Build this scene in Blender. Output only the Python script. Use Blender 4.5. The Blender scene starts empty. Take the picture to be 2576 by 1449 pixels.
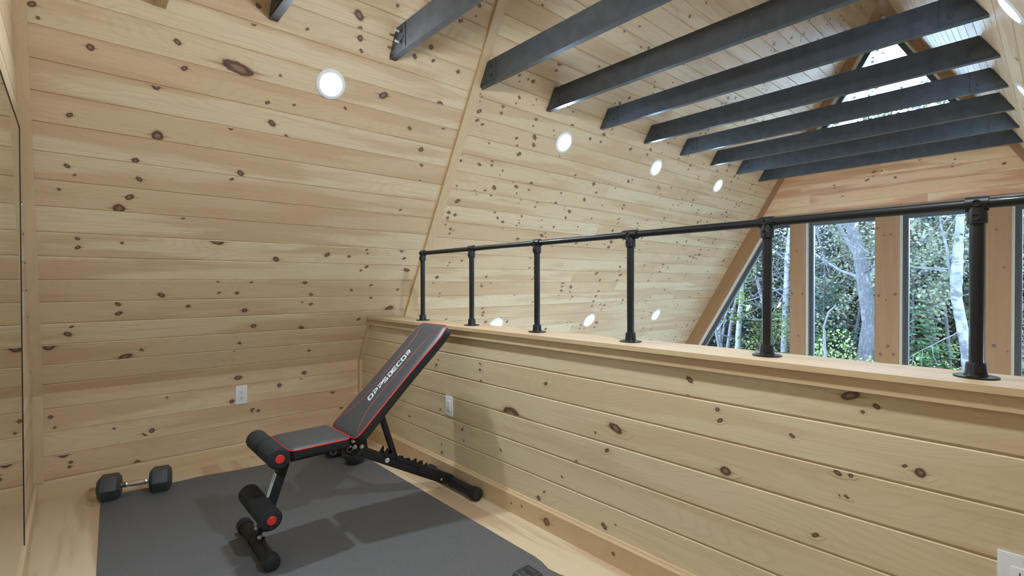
import bpy, bmesh, math, random
from mathutils import Vector, Matrix
random.seed(7)
SC = bpy.context.scene
COL = SC.collection
PI = math.pi

# ------------------------------------------------------------------ camera, sky, exposure
F_PX = 1235.28
CAM = Vector((-1.71386, -3.7579, 1.19868))
YAW, PITCH, ROLL = 0.84147, -0.00957, -0.00233
fw = Vector((math.cos(YAW)*math.cos(PITCH), math.sin(YAW)*math.cos(PITCH), math.sin(PITCH)))
rt = Vector((math.sin(YAW), -math.cos(YAW), 0))
up = rt.cross(fw)
r2 = math.cos(ROLL)*rt + math.sin(ROLL)*up
u2 = -math.sin(ROLL)*rt + math.cos(ROLL)*up
cd = bpy.data.cameras.new('camera')
cam = bpy.data.objects.new('camera', cd)
COL.objects.link(cam)
M = Matrix((r2, u2, -fw)).transposed().to_4x4()
M.translation = CAM
cam.matrix_world = M
cd.sensor_fit = 'HORIZONTAL'
cd.sensor_width = 36.0
cd.lens = F_PX/2576*36.0
cd.clip_start = 0.02
cd.clip_end = 300
SC.camera = cam

world = bpy.data.worlds.new('overcast_sky')
SC.world = world
world.use_nodes = True
wn = world.node_tree
wn.nodes.clear()
wo = wn.nodes.new('ShaderNodeOutputWorld')
wb = wn.nodes.new('ShaderNodeBackground')
wb.inputs['Color'].default_value = (0.46, 0.70, 1.0, 1)
wb.inputs['Strength'].default_value = 15.0
wn.links.new(wb.outputs[0], wo.inputs[0])
LAMP_GREAT, LAMP_LOFT, LAMP_RIGHT = 92.0, 400.0, 400.0     # strength of the downlight lenses
SC.view_settings.view_transform = 'Standard'
SC.view_settings.look = 'None'
SC.view_settings.gamma = 1
SC.view_settings.use_curve_mapping = False
SC.view_settings.exposure = 1.25

# ------------------------------------------------------------------ layout of the house
B = 0.133                      # board face width
TH = math.radians(60)          # pitch of the A frame
ZK = 0.5897                    # top of the knee wall
S0 = 0.0624                    # first joint up the slope
HB = 0.10417                   # top of knee baseboard
HW0 = 0.23843
W = 2.31437                    # half width of the loft
XP = -1.884                    # partition with the mirror
XG = 5.518                     # window wall
ZC = 0.9435                    # top of the half wall cap
ZLOW = -2.5                    # floor of the great room below
APEX = ZK + W*math.tan(TH)

# ------------------------------------------------------------------ helpers
def new_obj(name, me, parent=None):
    o = bpy.data.objects.new(name, me)
    COL.objects.link(o)
    if parent is not None:
        o.parent = parent
    return o

def tag(o, label=None, cat=None, group=None, kind=None):
    if label: o['label'] = label
    if cat: o['category'] = cat
    if group: o['group'] = group
    if kind: o['kind'] = kind
    return o

def empty(name, loc, label, cat, group=None, rz=0.0):
    o = bpy.data.objects.new(name, None)
    COL.objects.link(o)
    o.location = loc
    o.rotation_euler = (0, 0, rz)
    o.empty_display_size = 0.1
    return tag(o, label, cat, group)

class MB:
    """collects shapes; build() links them as one mesh object"""
    def __init__(s):
        s.bm = bmesh.new()
    def box(s, x0, x1, y0, y1, z0, z1, bev=0.0, mat=None):
        r = bmesh.ops.create_cube(s.bm, size=1.0)
        vs = r['verts']
        for v in vs:
            v.co = Vector((x0 + (v.co.x+.5)*(x1-x0), y0 + (v.co.y+.5)*(y1-y0), z0 + (v.co.z+.5)*(z1-z0)))
        if bev:
            es = list({e for v in vs for e in v.link_edges})
            r = bmesh.ops.bevel(s.bm, geom=es, offset=bev, segments=2, affect='EDGES', profile=0.6)
            vs = list({v for f in r['faces'] for v in f.verts} | {v for v in vs if v.is_valid})
        if mat:
            for v in vs: v.co = mat @ v.co
        return vs
    def bar(s, a, b, w, h, upv=(0, 0, 1), bev=0.0):
        a, b = Vector(a), Vector(b)
        d = b-a; L = d.length; d.normalize()
        x = Vector(upv).cross(d).normalized(); y = d.cross(x)
        m = Matrix((x, y, d)).transposed().to_4x4(); m.translation = a
        return s.box(-w/2, w/2, -h/2, h/2, 0, L, bev, m)
    def ring(s, c, x, y, r, n, ry=None):
        ry = r if ry is None else ry
        return [s.bm.verts.new(c + x*(r*math.cos(2*PI*i/n)) + y*(ry*math.sin(2*PI*i/n))) for i in range(n)]
    def skin(s, rings, caps=(True, True), closed=True):
        n = len(rings[0])
        for a, b in zip(rings, rings[1:]):
            for i in range(n if closed else n-1):
                j = (i+1) % n
                s.bm.faces.new((a[i], a[j], b[j], b[i]))
        if caps[0]: s.bm.faces.new(list(reversed(rings[0])))
        if caps[1]: s.bm.faces.new(rings[-1])
    def lathe(s, a, d, prof, n=24, caps=(True, True), ridge=None):
        """prof: (distance along d, radius)"""
        a, d = Vector(a), Vector(d).normalized()
        t = Vector((0, 0, 1)) if abs(d.z) < .9 else Vector((1, 0, 0))
        x = t.cross(d).normalized(); y = d.cross(x)
        rings = []
        for l, r in prof:
            ri = []
            for i in range(n):
                rr = r
                if ridge and (i % 2) and r > ridge[0]: rr = r-ridge[1]
                ri.append(s.bm.verts.new(a + d*l + x*(rr*math.cos(2*PI*i/n)) + y*(rr*math.sin(2*PI*i/n))))
            rings.append(ri)
        s.skin(rings, caps)
    def cyl(s, a, b, r, n=20, rb=None):
        a, b = Vector(a), Vector(b)
        s.lathe(a, b-a, [(0, r), ((b-a).length, r if rb is None else rb)], n)
    def tube(s, pts, r, n=8, closed=False, caps=True):
        pts = [Vector(p) for p in pts]
        m = len(pts); rings = []
        ref = None
        for i, p in enumerate(pts):
            if closed: t = pts[(i+1) % m]-pts[i-1]
            else: t = pts[min(i+1, m-1)]-pts[max(i-1, 0)]
            t.normalize()
            if ref is None: ref = t.orthogonal().normalized()
            ref = (ref - t*ref.dot(t)).normalized()
            y = t.cross(ref)
            rr = r[i] if isinstance(r, (list, tuple)) else r
            rings.append(s.ring(p, ref, y, rr, n))
        if closed:
            rings.append(rings[0]); s.skin(rings, (False, False))
        else: s.skin(rings, (caps, caps))
    def prism(s, poly, d):
        d = Vector(d)
        a = [s.bm.verts.new(Vector(p)) for p in poly]
        b = [s.bm.verts.new(Vector(p)+d) for p in poly]
        s.skin([a, b])
    def torus(s, c, nrm, R, r, n=28, k=8):
        c, nrm = Vector(c), Vector(nrm).normalized()
        x = nrm.orthogonal().normalized(); y = nrm.cross(x)
        s.tube([c + x*(R*math.cos(2*PI*i/n)) + y*(R*math.sin(2*PI*i/n)) for i in range(n)], r, k, closed=True)
    def build(s, name, mat, parent=None, smooth=32, world=False):
        bm = s.bm
        bmesh.ops.recalc_face_normals(bm, faces=bm.faces)
        if parent is not None and not world:
            root = parent
            while root.parent is not None: root = root.parent
            mi = (Matrix.Translation(root.location) @ root.rotation_euler.to_matrix().to_4x4()).inverted()
            bm.transform(mi)
        if smooth:
            lim = math.radians(smooth)
            for f in bm.faces: f.smooth = True
            for e in bm.edges:
                if len(e.link_faces) != 2 or e.calc_face_angle(0) > lim: e.smooth = False
        me = bpy.data.meshes.new(name)
        bm.to_mesh(me); bm.free()
        me.materials.append(mat)
        return new_obj(name, me, parent)

def struct(o, label=None):
    o['kind'] = 'structure'
    if label: o['label'] = label
    return o

# ------------------------------------------------------------------ materials
def mat_new(name):
    m = bpy.data.materials.new(name); m.use_nodes = True
    nt = m.node_tree
    return m, nt, nt.nodes['Principled BSDF']

def N(nt, typ, **kw):
    n = nt.nodes.new(typ)
    for k, v in kw.items():
        if k in n.bl_rna.properties.keys(): setattr(n, k, v)
        else: n.inputs[k].default_value = v
    return n

def mth(nt, op, a, b=None, c=None, clamp=False):
    n = nt.nodes.new('ShaderNodeMath'); n.operation = op; n.use_clamp = clamp
    for i, v in enumerate((a, b, c)):
        if v is None: continue
        if isinstance(v, (int, float)): n.inputs[i].default_value = v
        else: nt.links.new(v, n.inputs[i])
    return n.outputs[0]

def mixc(nt, fac, a, b, mode='MIX'):
    n = nt.nodes.new('ShaderNodeMix'); n.data_type = 'RGBA'; n.blend_type = mode
    for sock, v in ((n.inputs[0], fac), (n.inputs[6], a), (n.inputs[7], b)):
        if isinstance(v, (int, float)): sock.default_value = v
        elif isinstance(v, tuple): sock.default_value = (*v, 1) if len(v) == 3 else v
        else: nt.links.new(v, sock)
    return n.outputs[2]

def ss(nt, x, lo, hi):
    n = nt.nodes.new('ShaderNodeMapRange'); n.interpolation_type = 'SMOOTHSTEP'
    nt.links.new(x, n.inputs[0]); n.inputs[1].default_value = lo; n.inputs[2].default_value = hi
    return n.outputs[0]

def comb(nt, x, y, z=0.0):
    n = nt.nodes.new('ShaderNodeCombineXYZ')
    for i, v in enumerate((x, y, z)):
        if isinstance(v, (int, float)): n.inputs[i].default_value = v
        else: nt.links.new(v, n.inputs[i])
    return n.outputs[0]

def noise(nt, vec, scale=1.0, detail=2.0, rough=0.5):
    n = nt.nodes.new('ShaderNodeTexNoise'); n.inputs['Scale'].default_value = scale
    n.inputs['Detail'].default_value = detail; n.inputs['Roughness'].default_value = rough
    nt.links.new(vec, n.inputs['Vector'])
    return n.outputs['Fac']

def pine(name, light, tan, heart, grain=1.0, rough=0.5, coat=0.0):
    """knotty pine: grain runs along u of the UV map 'board'; knots sit where the UV map 'knot' is near 0"""
    m, nt, bs = mat_new(name)
    uv = N(nt, 'ShaderNodeUVMap'); uv.uv_map = 'board'
    sp = nt.nodes.new('ShaderNodeSeparateXYZ'); nt.links.new(uv.outputs[0], sp.inputs[0])
    u, v = sp.outputs[0], sp.outputs[1]
    at = N(nt, 'ShaderNodeAttribute'); at.attribute_name = 'rnd'
    rnd = at.outputs['Fac']
    kv = N(nt, 'ShaderNodeUVMap'); kv.uv_map = 'knot'
    ks = nt.nodes.new('ShaderNodeSeparateXYZ'); nt.links.new(kv.outputs[0], ks.inputs[0])
    # soft heartwood / sapwood zones drawn out along the board
    zone = noise(nt, comb(nt, mth(nt, 'MULTIPLY', u, 0.9), mth(nt, 'MULTIPLY', v, 9.0), mth(nt, 'MULTIPLY', rnd, 31.0)), 1.0, 3.0, 0.55)
    streak = noise(nt, comb(nt, mth(nt, 'MULTIPLY', u, 2.2), mth(nt, 'MULTIPLY', v, 90.0)), 1.0, 4.0, 0.6)
    fine = noise(nt, comb(nt, mth(nt, 'MULTIPLY', u, 14.0), mth(nt, 'MULTIPLY', v, 520.0)), 1.0, 2.0, 0.5)
    warp = noise(nt, comb(nt, mth(nt, 'MULTIPLY', u, 1.1), mth(nt, 'MULTIPLY', v, 5.0)), 1.0, 1.0, 0.4)
    ring = mth(nt, 'SINE', mth(nt, 'ADD', mth(nt, 'MULTIPLY', warp, 150.0), mth(nt, 'MULTIPLY', v, 260.0)))
    ring = mth(nt, 'POWER', mth(nt, 'MULTIPLY_ADD', ring, 0.5, 0.5), 4.0)
    c = mixc(nt, ss(nt, rnd, 0.15, 0.95), light, tan)
    c = mixc(nt, mth(nt, 'MULTIPLY', ss(nt, zone, 0.46, 0.60), 0.85), c, heart)
    dk = tuple(x*y for x, y in zip(tan, (0.76, 0.68, 0.58)))
    c = mixc(nt, mth(nt, 'MULTIPLY', ss(nt, streak, 0.45, 0.8), 0.45*grain), c, dk)
    c = mixc(nt, mth(nt, 'MULTIPLY', ring, 0.20*grain), c, dk)
    c = mixc(nt, mth(nt, 'MULTIPLY', fine, 0.20*grain), c, tuple(min(1, x*1.25) for x in light))
    # knots
    geo = nt.nodes.new('ShaderNodeTexCoord')
    wob = noise(nt, geo.outputs['Object'], 38.0, 2.0)
    kx, ky = ks.outputs[0], ks.outputs[1]
    r = mth(nt, 'SQRT', mth(nt, 'ADD', mth(nt, 'MULTIPLY', kx, kx), mth(nt, 'MULTIPLY', ky, ky)))
    r = mth(nt, 'ADD', r, mth(nt, 'MULTIPLY_ADD', wob, 0.5, -0.25))
    halo = mth(nt, 'SUBTRACT', 1.0, ss(nt, r, 0.7, 1.6), clamp=True)
    tail = mth(nt, 'MULTIPLY', mth(nt, 'SUBTRACT', 1.0, ss(nt, mth(nt, 'ABSOLUTE', mth(nt, 'ADD', ky, mth(nt, 'MULTIPLY_ADD', wob, 0.5, -0.25))), 0.05, 0.32), clamp=True),
               mth(nt, 'SUBTRACT', 1.0, ss(nt, mth(nt, 'ABSOLUTE', kx), 0.8, 2.7), clamp=True))
    c = mixc(nt, mth(nt, 'MULTIPLY', halo, 0.45), c, (0.40, 0.20, 0.10))
    c = mixc(nt, mth(nt, 'MULTIPLY', tail, 0.62), c, (0.24, 0.11, 0.055))
    core = mth(nt, 'SUBTRACT', 1.0, ss(nt, r, 0.78, 1.02), clamp=True)
    inner = mixc(nt, ss(nt, r, 0.15, 0.62), (0.30, 0.165, 0.105), (0.075, 0.032, 0.022))
    inner = mixc(nt, mth(nt, 'MULTIPLY', ss(nt, mth(nt, 'SINE', mth(nt, 'MULTIPLY', r, 22.0)), 0.0, 1.0), 0.35), inner, (0.16, 0.075, 0.045))
    c = mixc(nt, mth(nt, 'MULTIPLY', core, 0.92), c, inner)
    nt.links.new(c, bs.inputs['Base Color'])
    bs.inputs['Roughness'].default_value = rough
    bs.inputs['Coat Weight'].default_value = coat
    bs.inputs['Coat Roughness'].default_value = 0.35
    return m

def plain(name, col, rough=0.5, metal=0.0, coat=0.0, spec=0.5, nscale=0, namp=0.0, bump=0.0, bscale=200):
    m, nt, bs = mat_new(name)
    bs.inputs['Roughness'].default_value = rough
    bs.inputs['Metallic'].default_value = metal
    bs.inputs['Coat Weight'].default_value = coat
    bs.inputs['Specular IOR Level'].default_value = spec
    tc = nt.nodes.new('ShaderNodeTexCoord')
    if namp:
        f = noise(nt, tc.outputs['Object'], nscale, 3.0)
        lo = tuple(max(0, x*(1-namp)) for x in col); hi = tuple(min(1, x*(1+namp)) for x in col)
        c = mixc(nt, ss(nt, f, 0.3, 0.7), lo, hi)
        nt.links.new(c, bs.inputs['Base Color'])
    else:
        bs.inputs['Base Color'].default_value = (*col, 1)
    if bump:
        f = noise(nt, tc.outputs['Object'], bscale, 2.0)
        bp = nt.nodes.new('ShaderNodeBump'); bp.inputs['Strength'].default_value = bump; bp.inputs['Distance'].default_value = 0.001
        nt.links.new(f, bp.inputs['Height']); nt.links.new(bp.outputs[0], bs.inputs['Normal'])
    return m

PINE = pine('knotty_pine_boards', (0.680, 0.550, 0.365), (0.600, 0.430, 0.265), (0.535, 0.350, 0.205))
PINE_H = pine('half_wall_pine', (0.670, 0.560, 0.375), (0.630, 0.510, 0.330), (0.590, 0.445, 0.280))
PINE_T = pine('pine_trim', (0.64, 0.485, 0.30), (0.59, 0.43, 0.255), (0.55, 0.385, 0.225), grain=0.8)
PINE_W = pine('window_wall_pine', (0.78, 0.54, 0.33), (0.66, 0.38, 0.205), (0.52, 0.24, 0.12))
PINE_P = pine('window_post_pine', (0.355, 0.195, 0.092), (0.335, 0.18, 0.084), (0.32, 0.165, 0.075), grain=0.7)  # base colour lowered to carry the backlit shade on the window posts
PINE_F = pine('pine_floor', (0.66, 0.54, 0.37), (0.64, 0.52, 0.35), (0.50, 0.34, 0.21), grain=0.25)
BEAM = plain('black_stained_beam', (0.046, 0.051, 0.058), 0.42, coat=0.1, nscale=14, namp=0.16, bump=0.25, bscale=60)
IRON = plain('black_iron', (0.012, 0.013, 0.014), 0.42, metal=0.3, coat=0.1)
STEEL_B = plain('black_powder_coat', (0.014, 0.015, 0.018), 0.48, spec=0.35, bump=0.05, bscale=900)
VINYL = plain('charcoal_vinyl', (0.055, 0.060, 0.067), 0.42, bump=0.12, bscale=700)
VINYL_S = plain('black_vinyl_side', (0.014, 0.015, 0.018), 0.40, bump=0.12, bscale=700)
RED = plain('red_piping', (0.62, 0.030, 0.028), 0.45)
FOAM = plain('black_foam', (0.016, 0.017, 0.020), 0.85, bump=0.4, bscale=700)
RUBBER = plain('black_rubber', (0.012, 0.013, 0.015), 0.55, bump=0.15, bscale=500)
HEXR = plain('hex_head_rubber', (0.045, 0.050, 0.056), 0.50, bump=0.2, bscale=500)
CHROME = plain('chrome', (0.75, 0.76, 0.78), 0.18, metal=1.0)
ZINC = plain('zinc_bolt', (0.72, 0.74, 0.77), 0.38, metal=0.7)
WHITE = plain('white_plastic', (0.78, 0.80, 0.83), 0.35)
WHITEP = plain('white_print', (0.62, 0.68, 0.74), 0.55)
DARK = plain('slot_black', (0.01, 0.01, 0.012), 0.6)
CREAM = plain('cream_jamb', (0.72, 0.66, 0.55), 0.5)
FRAME = plain('grey_window_frame', (0.075, 0.080, 0.090), 0.4)
SILVER = plain('silver_spacer', (0.55, 0.57, 0.60), 0.3, metal=0.6)
# mat: speckled rubber
MATM, nt, bs = mat_new('speckled_rubber_mat')
tc = nt.nodes.new('ShaderNodeTexCoord')
f1 = noise(nt, tc.outputs['Object'], 420, 2.0); f2 = noise(nt, tc.outputs['Object'], 5, 3.0)
c = mixc(nt, ss(nt, f1, 0.35, 0.75), (0.085, 0.088, 0.093), (0.150, 0.153, 0.160))
c = mixc(nt, mth(nt, 'MULTIPLY', ss(nt, f2, 0.4, 0.75), 0.3), c, (0.125, 0.118, 0.110))
nt.links.new(c, bs.inputs['Base Color']); bs.inputs['Roughness'].default_value = 0.62
bp = nt.nodes.new('ShaderNodeBump'); bp.inputs['Strength'].default_value = 0.25; bp.inputs['Distance'].default_value = 0.001
nt.links.new(f1, bp.inputs['Height']); nt.links.new(bp.outputs[0], bs.inputs['Normal'])
# mirror glass
MIRROR = plain('mirror_glass', (0.80, 0.84, 0.76), 0.0, metal=1.0)
# lens
def lens_mat(name, strength, col=(0.84, 0.93, 1.0, 1)):
    m, nt, bs = mat_new(name)
    bs.inputs['Base Color'].default_value = (0.9, 0.9, 0.9, 1)
    bs.inputs['Emission Color'].default_value = col
    bs.inputs['Emission Strength'].default_value = strength
    return m
LENS_G = lens_mat('lit_lens_great_room', LAMP_GREAT, (0.42, 0.69, 1.0, 1))
LENS_L = lens_mat('lit_lens_loft_left', LAMP_LOFT)
LENS_R = lens_mat('lit_lens_loft_right', LAMP_RIGHT)
# window glass: thin pane
GLASS, nt, bs = mat_new('window_glass')
nt.nodes.remove(bs)
out = nt.nodes['Material Output']
tr = N(nt, 'ShaderNodeBsdfTransparent'); tr.inputs[0].default_value = (0.93, 0.96, 0.97, 1)
gl = N(nt, 'ShaderNodeBsdfGlossy'); gl.inputs['Roughness'].default_value = 0.0
fr = N(nt, 'ShaderNodeFresnel'); fr.inputs['IOR'].default_value = 1.45
mx = nt.nodes.new('ShaderNodeMixShader')
nt.links.new(fr.outputs[0], mx.inputs[0]); nt.links.new(tr.outputs[0], mx.inputs[1]); nt.links.new(gl.outputs[0], mx.inputs[2])
nt.links.new(mx.outputs[0], out.inputs[0])

# ------------------------------------------------------------------ boarded walls
class Wall:
    """planks of V-joint boards; O + u*U + v*V, n towards the room"""
    def __init__(s, O, U, V, n, seed=0, gap=(0.0035, 0.0035, 0.0045, 0.001)):
        s.O, s.U, s.V, s.n = Vector(O), Vector(U), Vector(V), Vector(n)
        s.verts, s.faces, s.uv, s.kuv, s.rnd = [], [], [], [], []
        s.rg = random.Random(seed)
        s.boards = []; s.nk = 0
        s.gap = gap
    def P(s, u, v, d=0.0):
        return s.O + s.U*u + s.V*v + s.n*d
    def quad(s, pts, uvs, kuvs, r):
        b = len(s.verts)
        s.verts += [tuple(p) for p in pts]
        s.faces.append(tuple(range(b, b+len(pts))))
        s.uv += uvs; s.kuv += kuvs; s.rnd.append(r)
    def board(s, v0, v1, ulo, uhi, seg=None, top=True, bot=True):
        """ulo/uhi: numbers or functions of v"""
        fl = ulo if callable(ulo) else (lambda v, a=ulo: a)
        fh = uhi if callable(uhi) else (lambda v, a=uhi: a)
        cb, ct, dep, fl_ = s.gap
        prof = []
        prof += [(v0, -dep), (v0+fl_, -dep), (v0+fl_+cb, 0)] if bot else [(v0, 0)]
        prof += [(v1-ct, 0), (v1, -dep)] if top else [(v1, 0)]
        segs = []
        a, b = min(fl(v0), fl(v1)), max(fh(v0), fh(v1))
        if seg:
            x = a + s.rg.uniform(0.3, 1.0)*seg; cuts = []
            while x < b-0.3:
                cuts.append(x); x += seg*s.rg.uniform(0.7, 1.3)
            e = [None]+cuts+[None]
        else: e = [None, None]
        for k in range(len(e)-1):
            off = (s.rg.uniform(0, 60), s.rg.uniform(0, 60)); r = s.rg.random()
            lo = fl if e[k] is None else (lambda v, q=e[k]: max(q, fl(v)))
            hi = fh if e[k+1] is None else (lambda v, q=e[k+1]: min(q, fh(v)))
            s.boards.append((v0, v1, lo, hi, off, r))
            for (va, da), (vb, db) in zip(prof, prof[1:]):
                q = [(lo(va), va, da), (hi(va), va, da), (hi(vb), vb, db), (lo(vb), vb, db)]
                if q[1][0]-q[0][0] < 1e-4 and q[2][0]-q[3][0] < 1e-4: continue
                if q[1][0] < q[0][0]: q[1] = q[0]
                if q[2][0] < q[3][0]: q[2] = q[3]
                s.quad([s.P(*t) for t in q], [(t[0]+off[0], t[1]+off[1]) for t in q], [(9, 9)]*4, r)
    def knot(s, u, v, r, asp=1.0, tilt=0.0):
        r *= .78
        for v0, v1, lo, hi, off, rn in s.boards:
            if v0 <= v < v1:
                if not lo(v)+0.01 < u < hi(v)-0.01: continue
                cb, ct, dep, fl_ = s.gap
                va, vb = max(v-1.9*r, v0+cb+fl_+.0006), min(v+1.9*r, v1-ct-.0006)
                if vb <= va: return
                ua, ub = max(u-3.6*r*asp, lo(v)+.001), min(u+3.6*r*asp, hi(v)-.001)
                q = []
                for a, b in ((-2.8, -.35), (-1.3, -1.6), (1.3, -1.6), (2.8, -.35), (2.8, .35), (1.3, 1.6), (-1.3, 1.6), (-2.8, .35)):
                    q.append((min(max(u+(a-tilt*b)*r*asp, ua), ub), min(max(v+b*r, va), vb)))
                ku = []
                for a, b in q:
                    x, y = (a-u)/(r*asp), (b-v)/r
                    ku.append((x+tilt*y, y))
                s.nk += 1
                s.quad([s.P(a, b, .0003+.00002*(s.nk % 60)) for a, b in q], [(a+off[0], b+off[1]) for a, b in q], ku, rn)
                return
    def scatter(s, n, u0, u1, v0, v1, rmin=.006, rmax=.017, pair=0.5):
        for _ in range(n):
            u, v = s.rg.uniform(u0, u1), s.rg.uniform(v0, v1)
            r = rmin + (rmax-rmin)*s.rg.random()**1.6
            tl = s.rg.choice((0, 0, .5, -.5))
            s.knot(u, v, r, s.rg.choice((1, 1, 1.3)), tl)
            if s.rg.random() < pair:
                s.knot(u+s.rg.uniform(-.02, .03), v-r*2.2-s.rg.uniform(0, .02), r*s.rg.uniform(.5, .9), 1, tl)
    def build(s, name, mat):
        me = bpy.data.meshes.new(name)
        me.from_pydata(s.verts, [], s.faces)
        a = me.uv_layers.new(name='board'); k = me.uv_layers.new(name='knot')
        a.data.foreach_set('uv', [x for t in s.uv for x in t])
        k.data.foreach_set('uv', [x for t in s.kuv for x in t])
        at = me.attributes.new('rnd', 'FLOAT', 'FACE'); at.data.foreach_set('value', s.rnd)
        me.materials.append(mat)
        me.update()
        # face the room
        c = s.n
        bm = bmesh.new(); bm.from_mesh(me)
        for f in bm.faces:
            if f.normal.dot(c) < 0: f.normal_flip()
        bm.to_mesh(me); bm.free()
        return struct(new_obj(name, me))

def board_uv(o, axis, seed=0, scale=1.0):
    """UV map 'board' for a solid piece of lumber whose grain runs along the vector axis"""
    me = o.data; rg = random.Random(seed)
    A = Vector(axis).normalized(); C1 = A.orthogonal().normalized(); C2 = A.cross(C1)
    uv = me.uv_layers.new(name='board'); k = me.uv_layers.new(name='knot')
    ox, oy = rg.uniform(0, 50), rg.uniform(0, 50)
    for p in me.polygons:
        for li in p.loop_indices:
            co = me.vertices[me.loops[li].vertex_index].co
            uv.data[li].uv = (co.dot(A)*scale+ox, (co.dot(C1)+co.dot(C2)*1.3)*scale+oy)
            k.data[li].uv = (9, 9)
    at = me.attributes.new('rnd', 'FLOAT', 'FACE')
    r = rg.random()
    at.data.foreach_set('value', [r]*len(me.polygons))
    return o

# knots read off the photograph: (along the board, up the wall, radius, stretch)
KNOT_LOFT = [(-1.650,1.890,0.0194,1.0),(-1.341,2.007,0.0194,1.0),(-1.307,1.898,0.0176,1.0),(-1.413,1.786,0.0235,1.0),(-1.082,1.961,0.0435,2.2),(-1.720,1.580,0.0159,1.0),(-1.397,1.551,0.0340,1.0),(-0.892,1.723,0.0244,1.0),(-0.928,1.827,0.0141,1.0),(-1.085,1.653,0.0141,1.0),(-0.809,1.668,0.0123,1.0),(-0.300,2.022,0.0299,1.2),(0.087,2.062,0.0270,1.2),(-0.540,2.394,0.0350,1.0),(-0.520,2.335,0.0144,1.0),(-0.508,2.285,0.0227,1.0),(-0.488,2.223,0.0145,1.0),(-0.790,2.242,0.0120,1.0),(-0.338,2.512,0.0127,1.0),(0.173,2.694,0.0205,1.0),(0.078,2.570,0.0179,1.0),(-0.074,2.370,0.0197,1.0),(-0.163,2.288,0.0194,1.0),(-0.035,2.302,0.0154,1.0),(0.157,2.288,0.0181,1.0),(-0.078,1.866,0.0177,1.0),(0.168,1.920,0.0160,1.0),(0.043,1.747,0.0226,1.0),(0.077,1.644,0.0160,1.0),(0.096,1.528,0.0139,1.0),(-1.480,1.410,0.0202,1.0),(-1.461,1.314,0.0184,1.0),(-1.497,1.213,0.0227,1.0),(-1.538,1.147,0.0333,1.0),(-1.014,1.415,0.0227,1.0),(-1.053,1.374,0.0124,1.0),(-1.263,1.121,0.0126,1.0),(-1.696,0.967,0.0128,1.0),(-1.694,0.918,0.0150,1.0),(-1.521,0.953,0.0107,1.0),(-1.731,1.340,0.0142,1.0),(-1.704,1.300,0.0082,1.0),(-1.760,1.220,0.0103,1.0),(-1.092,0.989,0.0302,1.6),(-0.438,0.928,0.0229,1.0),(-0.284,0.922,0.0140,1.0),(0.105,0.987,0.0218,1.0),(0.143,0.922,0.0172,1.0),(-0.166,0.980,0.0117,1.0),(-0.153,0.949,0.0094,1.0),(-0.137,0.844,0.0167,1.0),(-0.173,0.814,0.0119,1.0),(0.190,0.824,0.0224,1.5),(-0.068,0.691,0.0147,1.0),(0.162,0.651,0.0152,1.0),(-0.042,0.584,0.0150,1.0),(0.135,0.481,0.0335,1.3),(-0.548,0.715,0.0210,1.0),(-0.755,0.884,0.0246,1.0),(-0.877,0.715,0.0113,1.0),(-1.060,0.721,0.0112,1.0),(-1.337,0.631,0.0224,1.0),(-1.048,0.640,0.0113,1.0),(-0.950,0.638,0.0160,1.0),(-0.489,0.617,0.0166,1.0),(-0.479,0.539,0.0168,1.0),(-1.202,0.551,0.0160,1.0),(-1.530,0.576,0.0180,1.0),(-1.525,0.516,0.0205,1.0),(-0.892,0.506,0.0233,1.0),(-1.737,0.393,0.0231,1.0),(-1.722,0.440,0.0115,1.0),(-1.813,0.322,0.0374,1.0),(-1.415,0.254,0.0142,1.0),(-1.488,0.214,0.0286,1.5),(-0.824,0.381,0.0215,1.0),(-0.512,0.345,0.0221,1.0),(-0.097,0.391,0.0178,1.0),(-0.423,0.135,0.0153,1.0),(-0.893,0.250,0.0146,1.0),(-0.917,0.195,0.0147,1.0),(-0.541,0.558,0.0095,1.0),(-0.208,0.649,0.0146,1.0),(-1.828,2.001,0.0174,1.0),(-1.812,1.955,0.0097,1.0),(-0.514,1.894,0.0125,1.0),(-0.794,1.846,0.0102,1.0),(-0.885,1.979,0.0100,1.0),(-1.028,2.271,0.0157,1.0),(-1.036,2.187,0.0157,1.0),(0.172,2.629,0.0091,1.0),(-0.180,1.128,0.0092,1.0),(0.009,1.302,0.0116,1.0)]
KNOT_KNEE = [(-1.662,0.601,0.0173,1.0),(-1.586,0.590,0.0222,1.0),(-1.814,0.458,0.0149,1.0),(-1.797,0.395,0.0100,1.0),(-0.876,0.556,0.0506,1.6),(-1.387,0.279,0.0302,1.2),(-1.357,0.290,0.0201,1.0),(-0.785,0.317,0.0231,1.0),(-0.750,0.308,0.0155,1.0),(-0.436,0.535,0.0209,1.0),(-0.459,0.502,0.0156,1.0),(-0.609,0.467,0.0206,1.0),(-0.221,0.363,0.0214,1.0),(-0.915,0.399,0.0203,1.0),(-1.762,0.232,0.0302,1.5),(-1.732,0.184,0.0126,1.0),(-1.737,0.160,0.0126,1.0),(-1.431,0.110,0.0305,1.0),(-1.760,0.046,0.0127,1.0),(-1.733,0.034,0.0306,1.0),(-0.850,0.012,0.0157,1.0),(-0.155,0.232,0.0217,1.0),(-1.278,0.483,0.0100,1.0),(-1.539,0.339,0.0100,1.0)]
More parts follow.
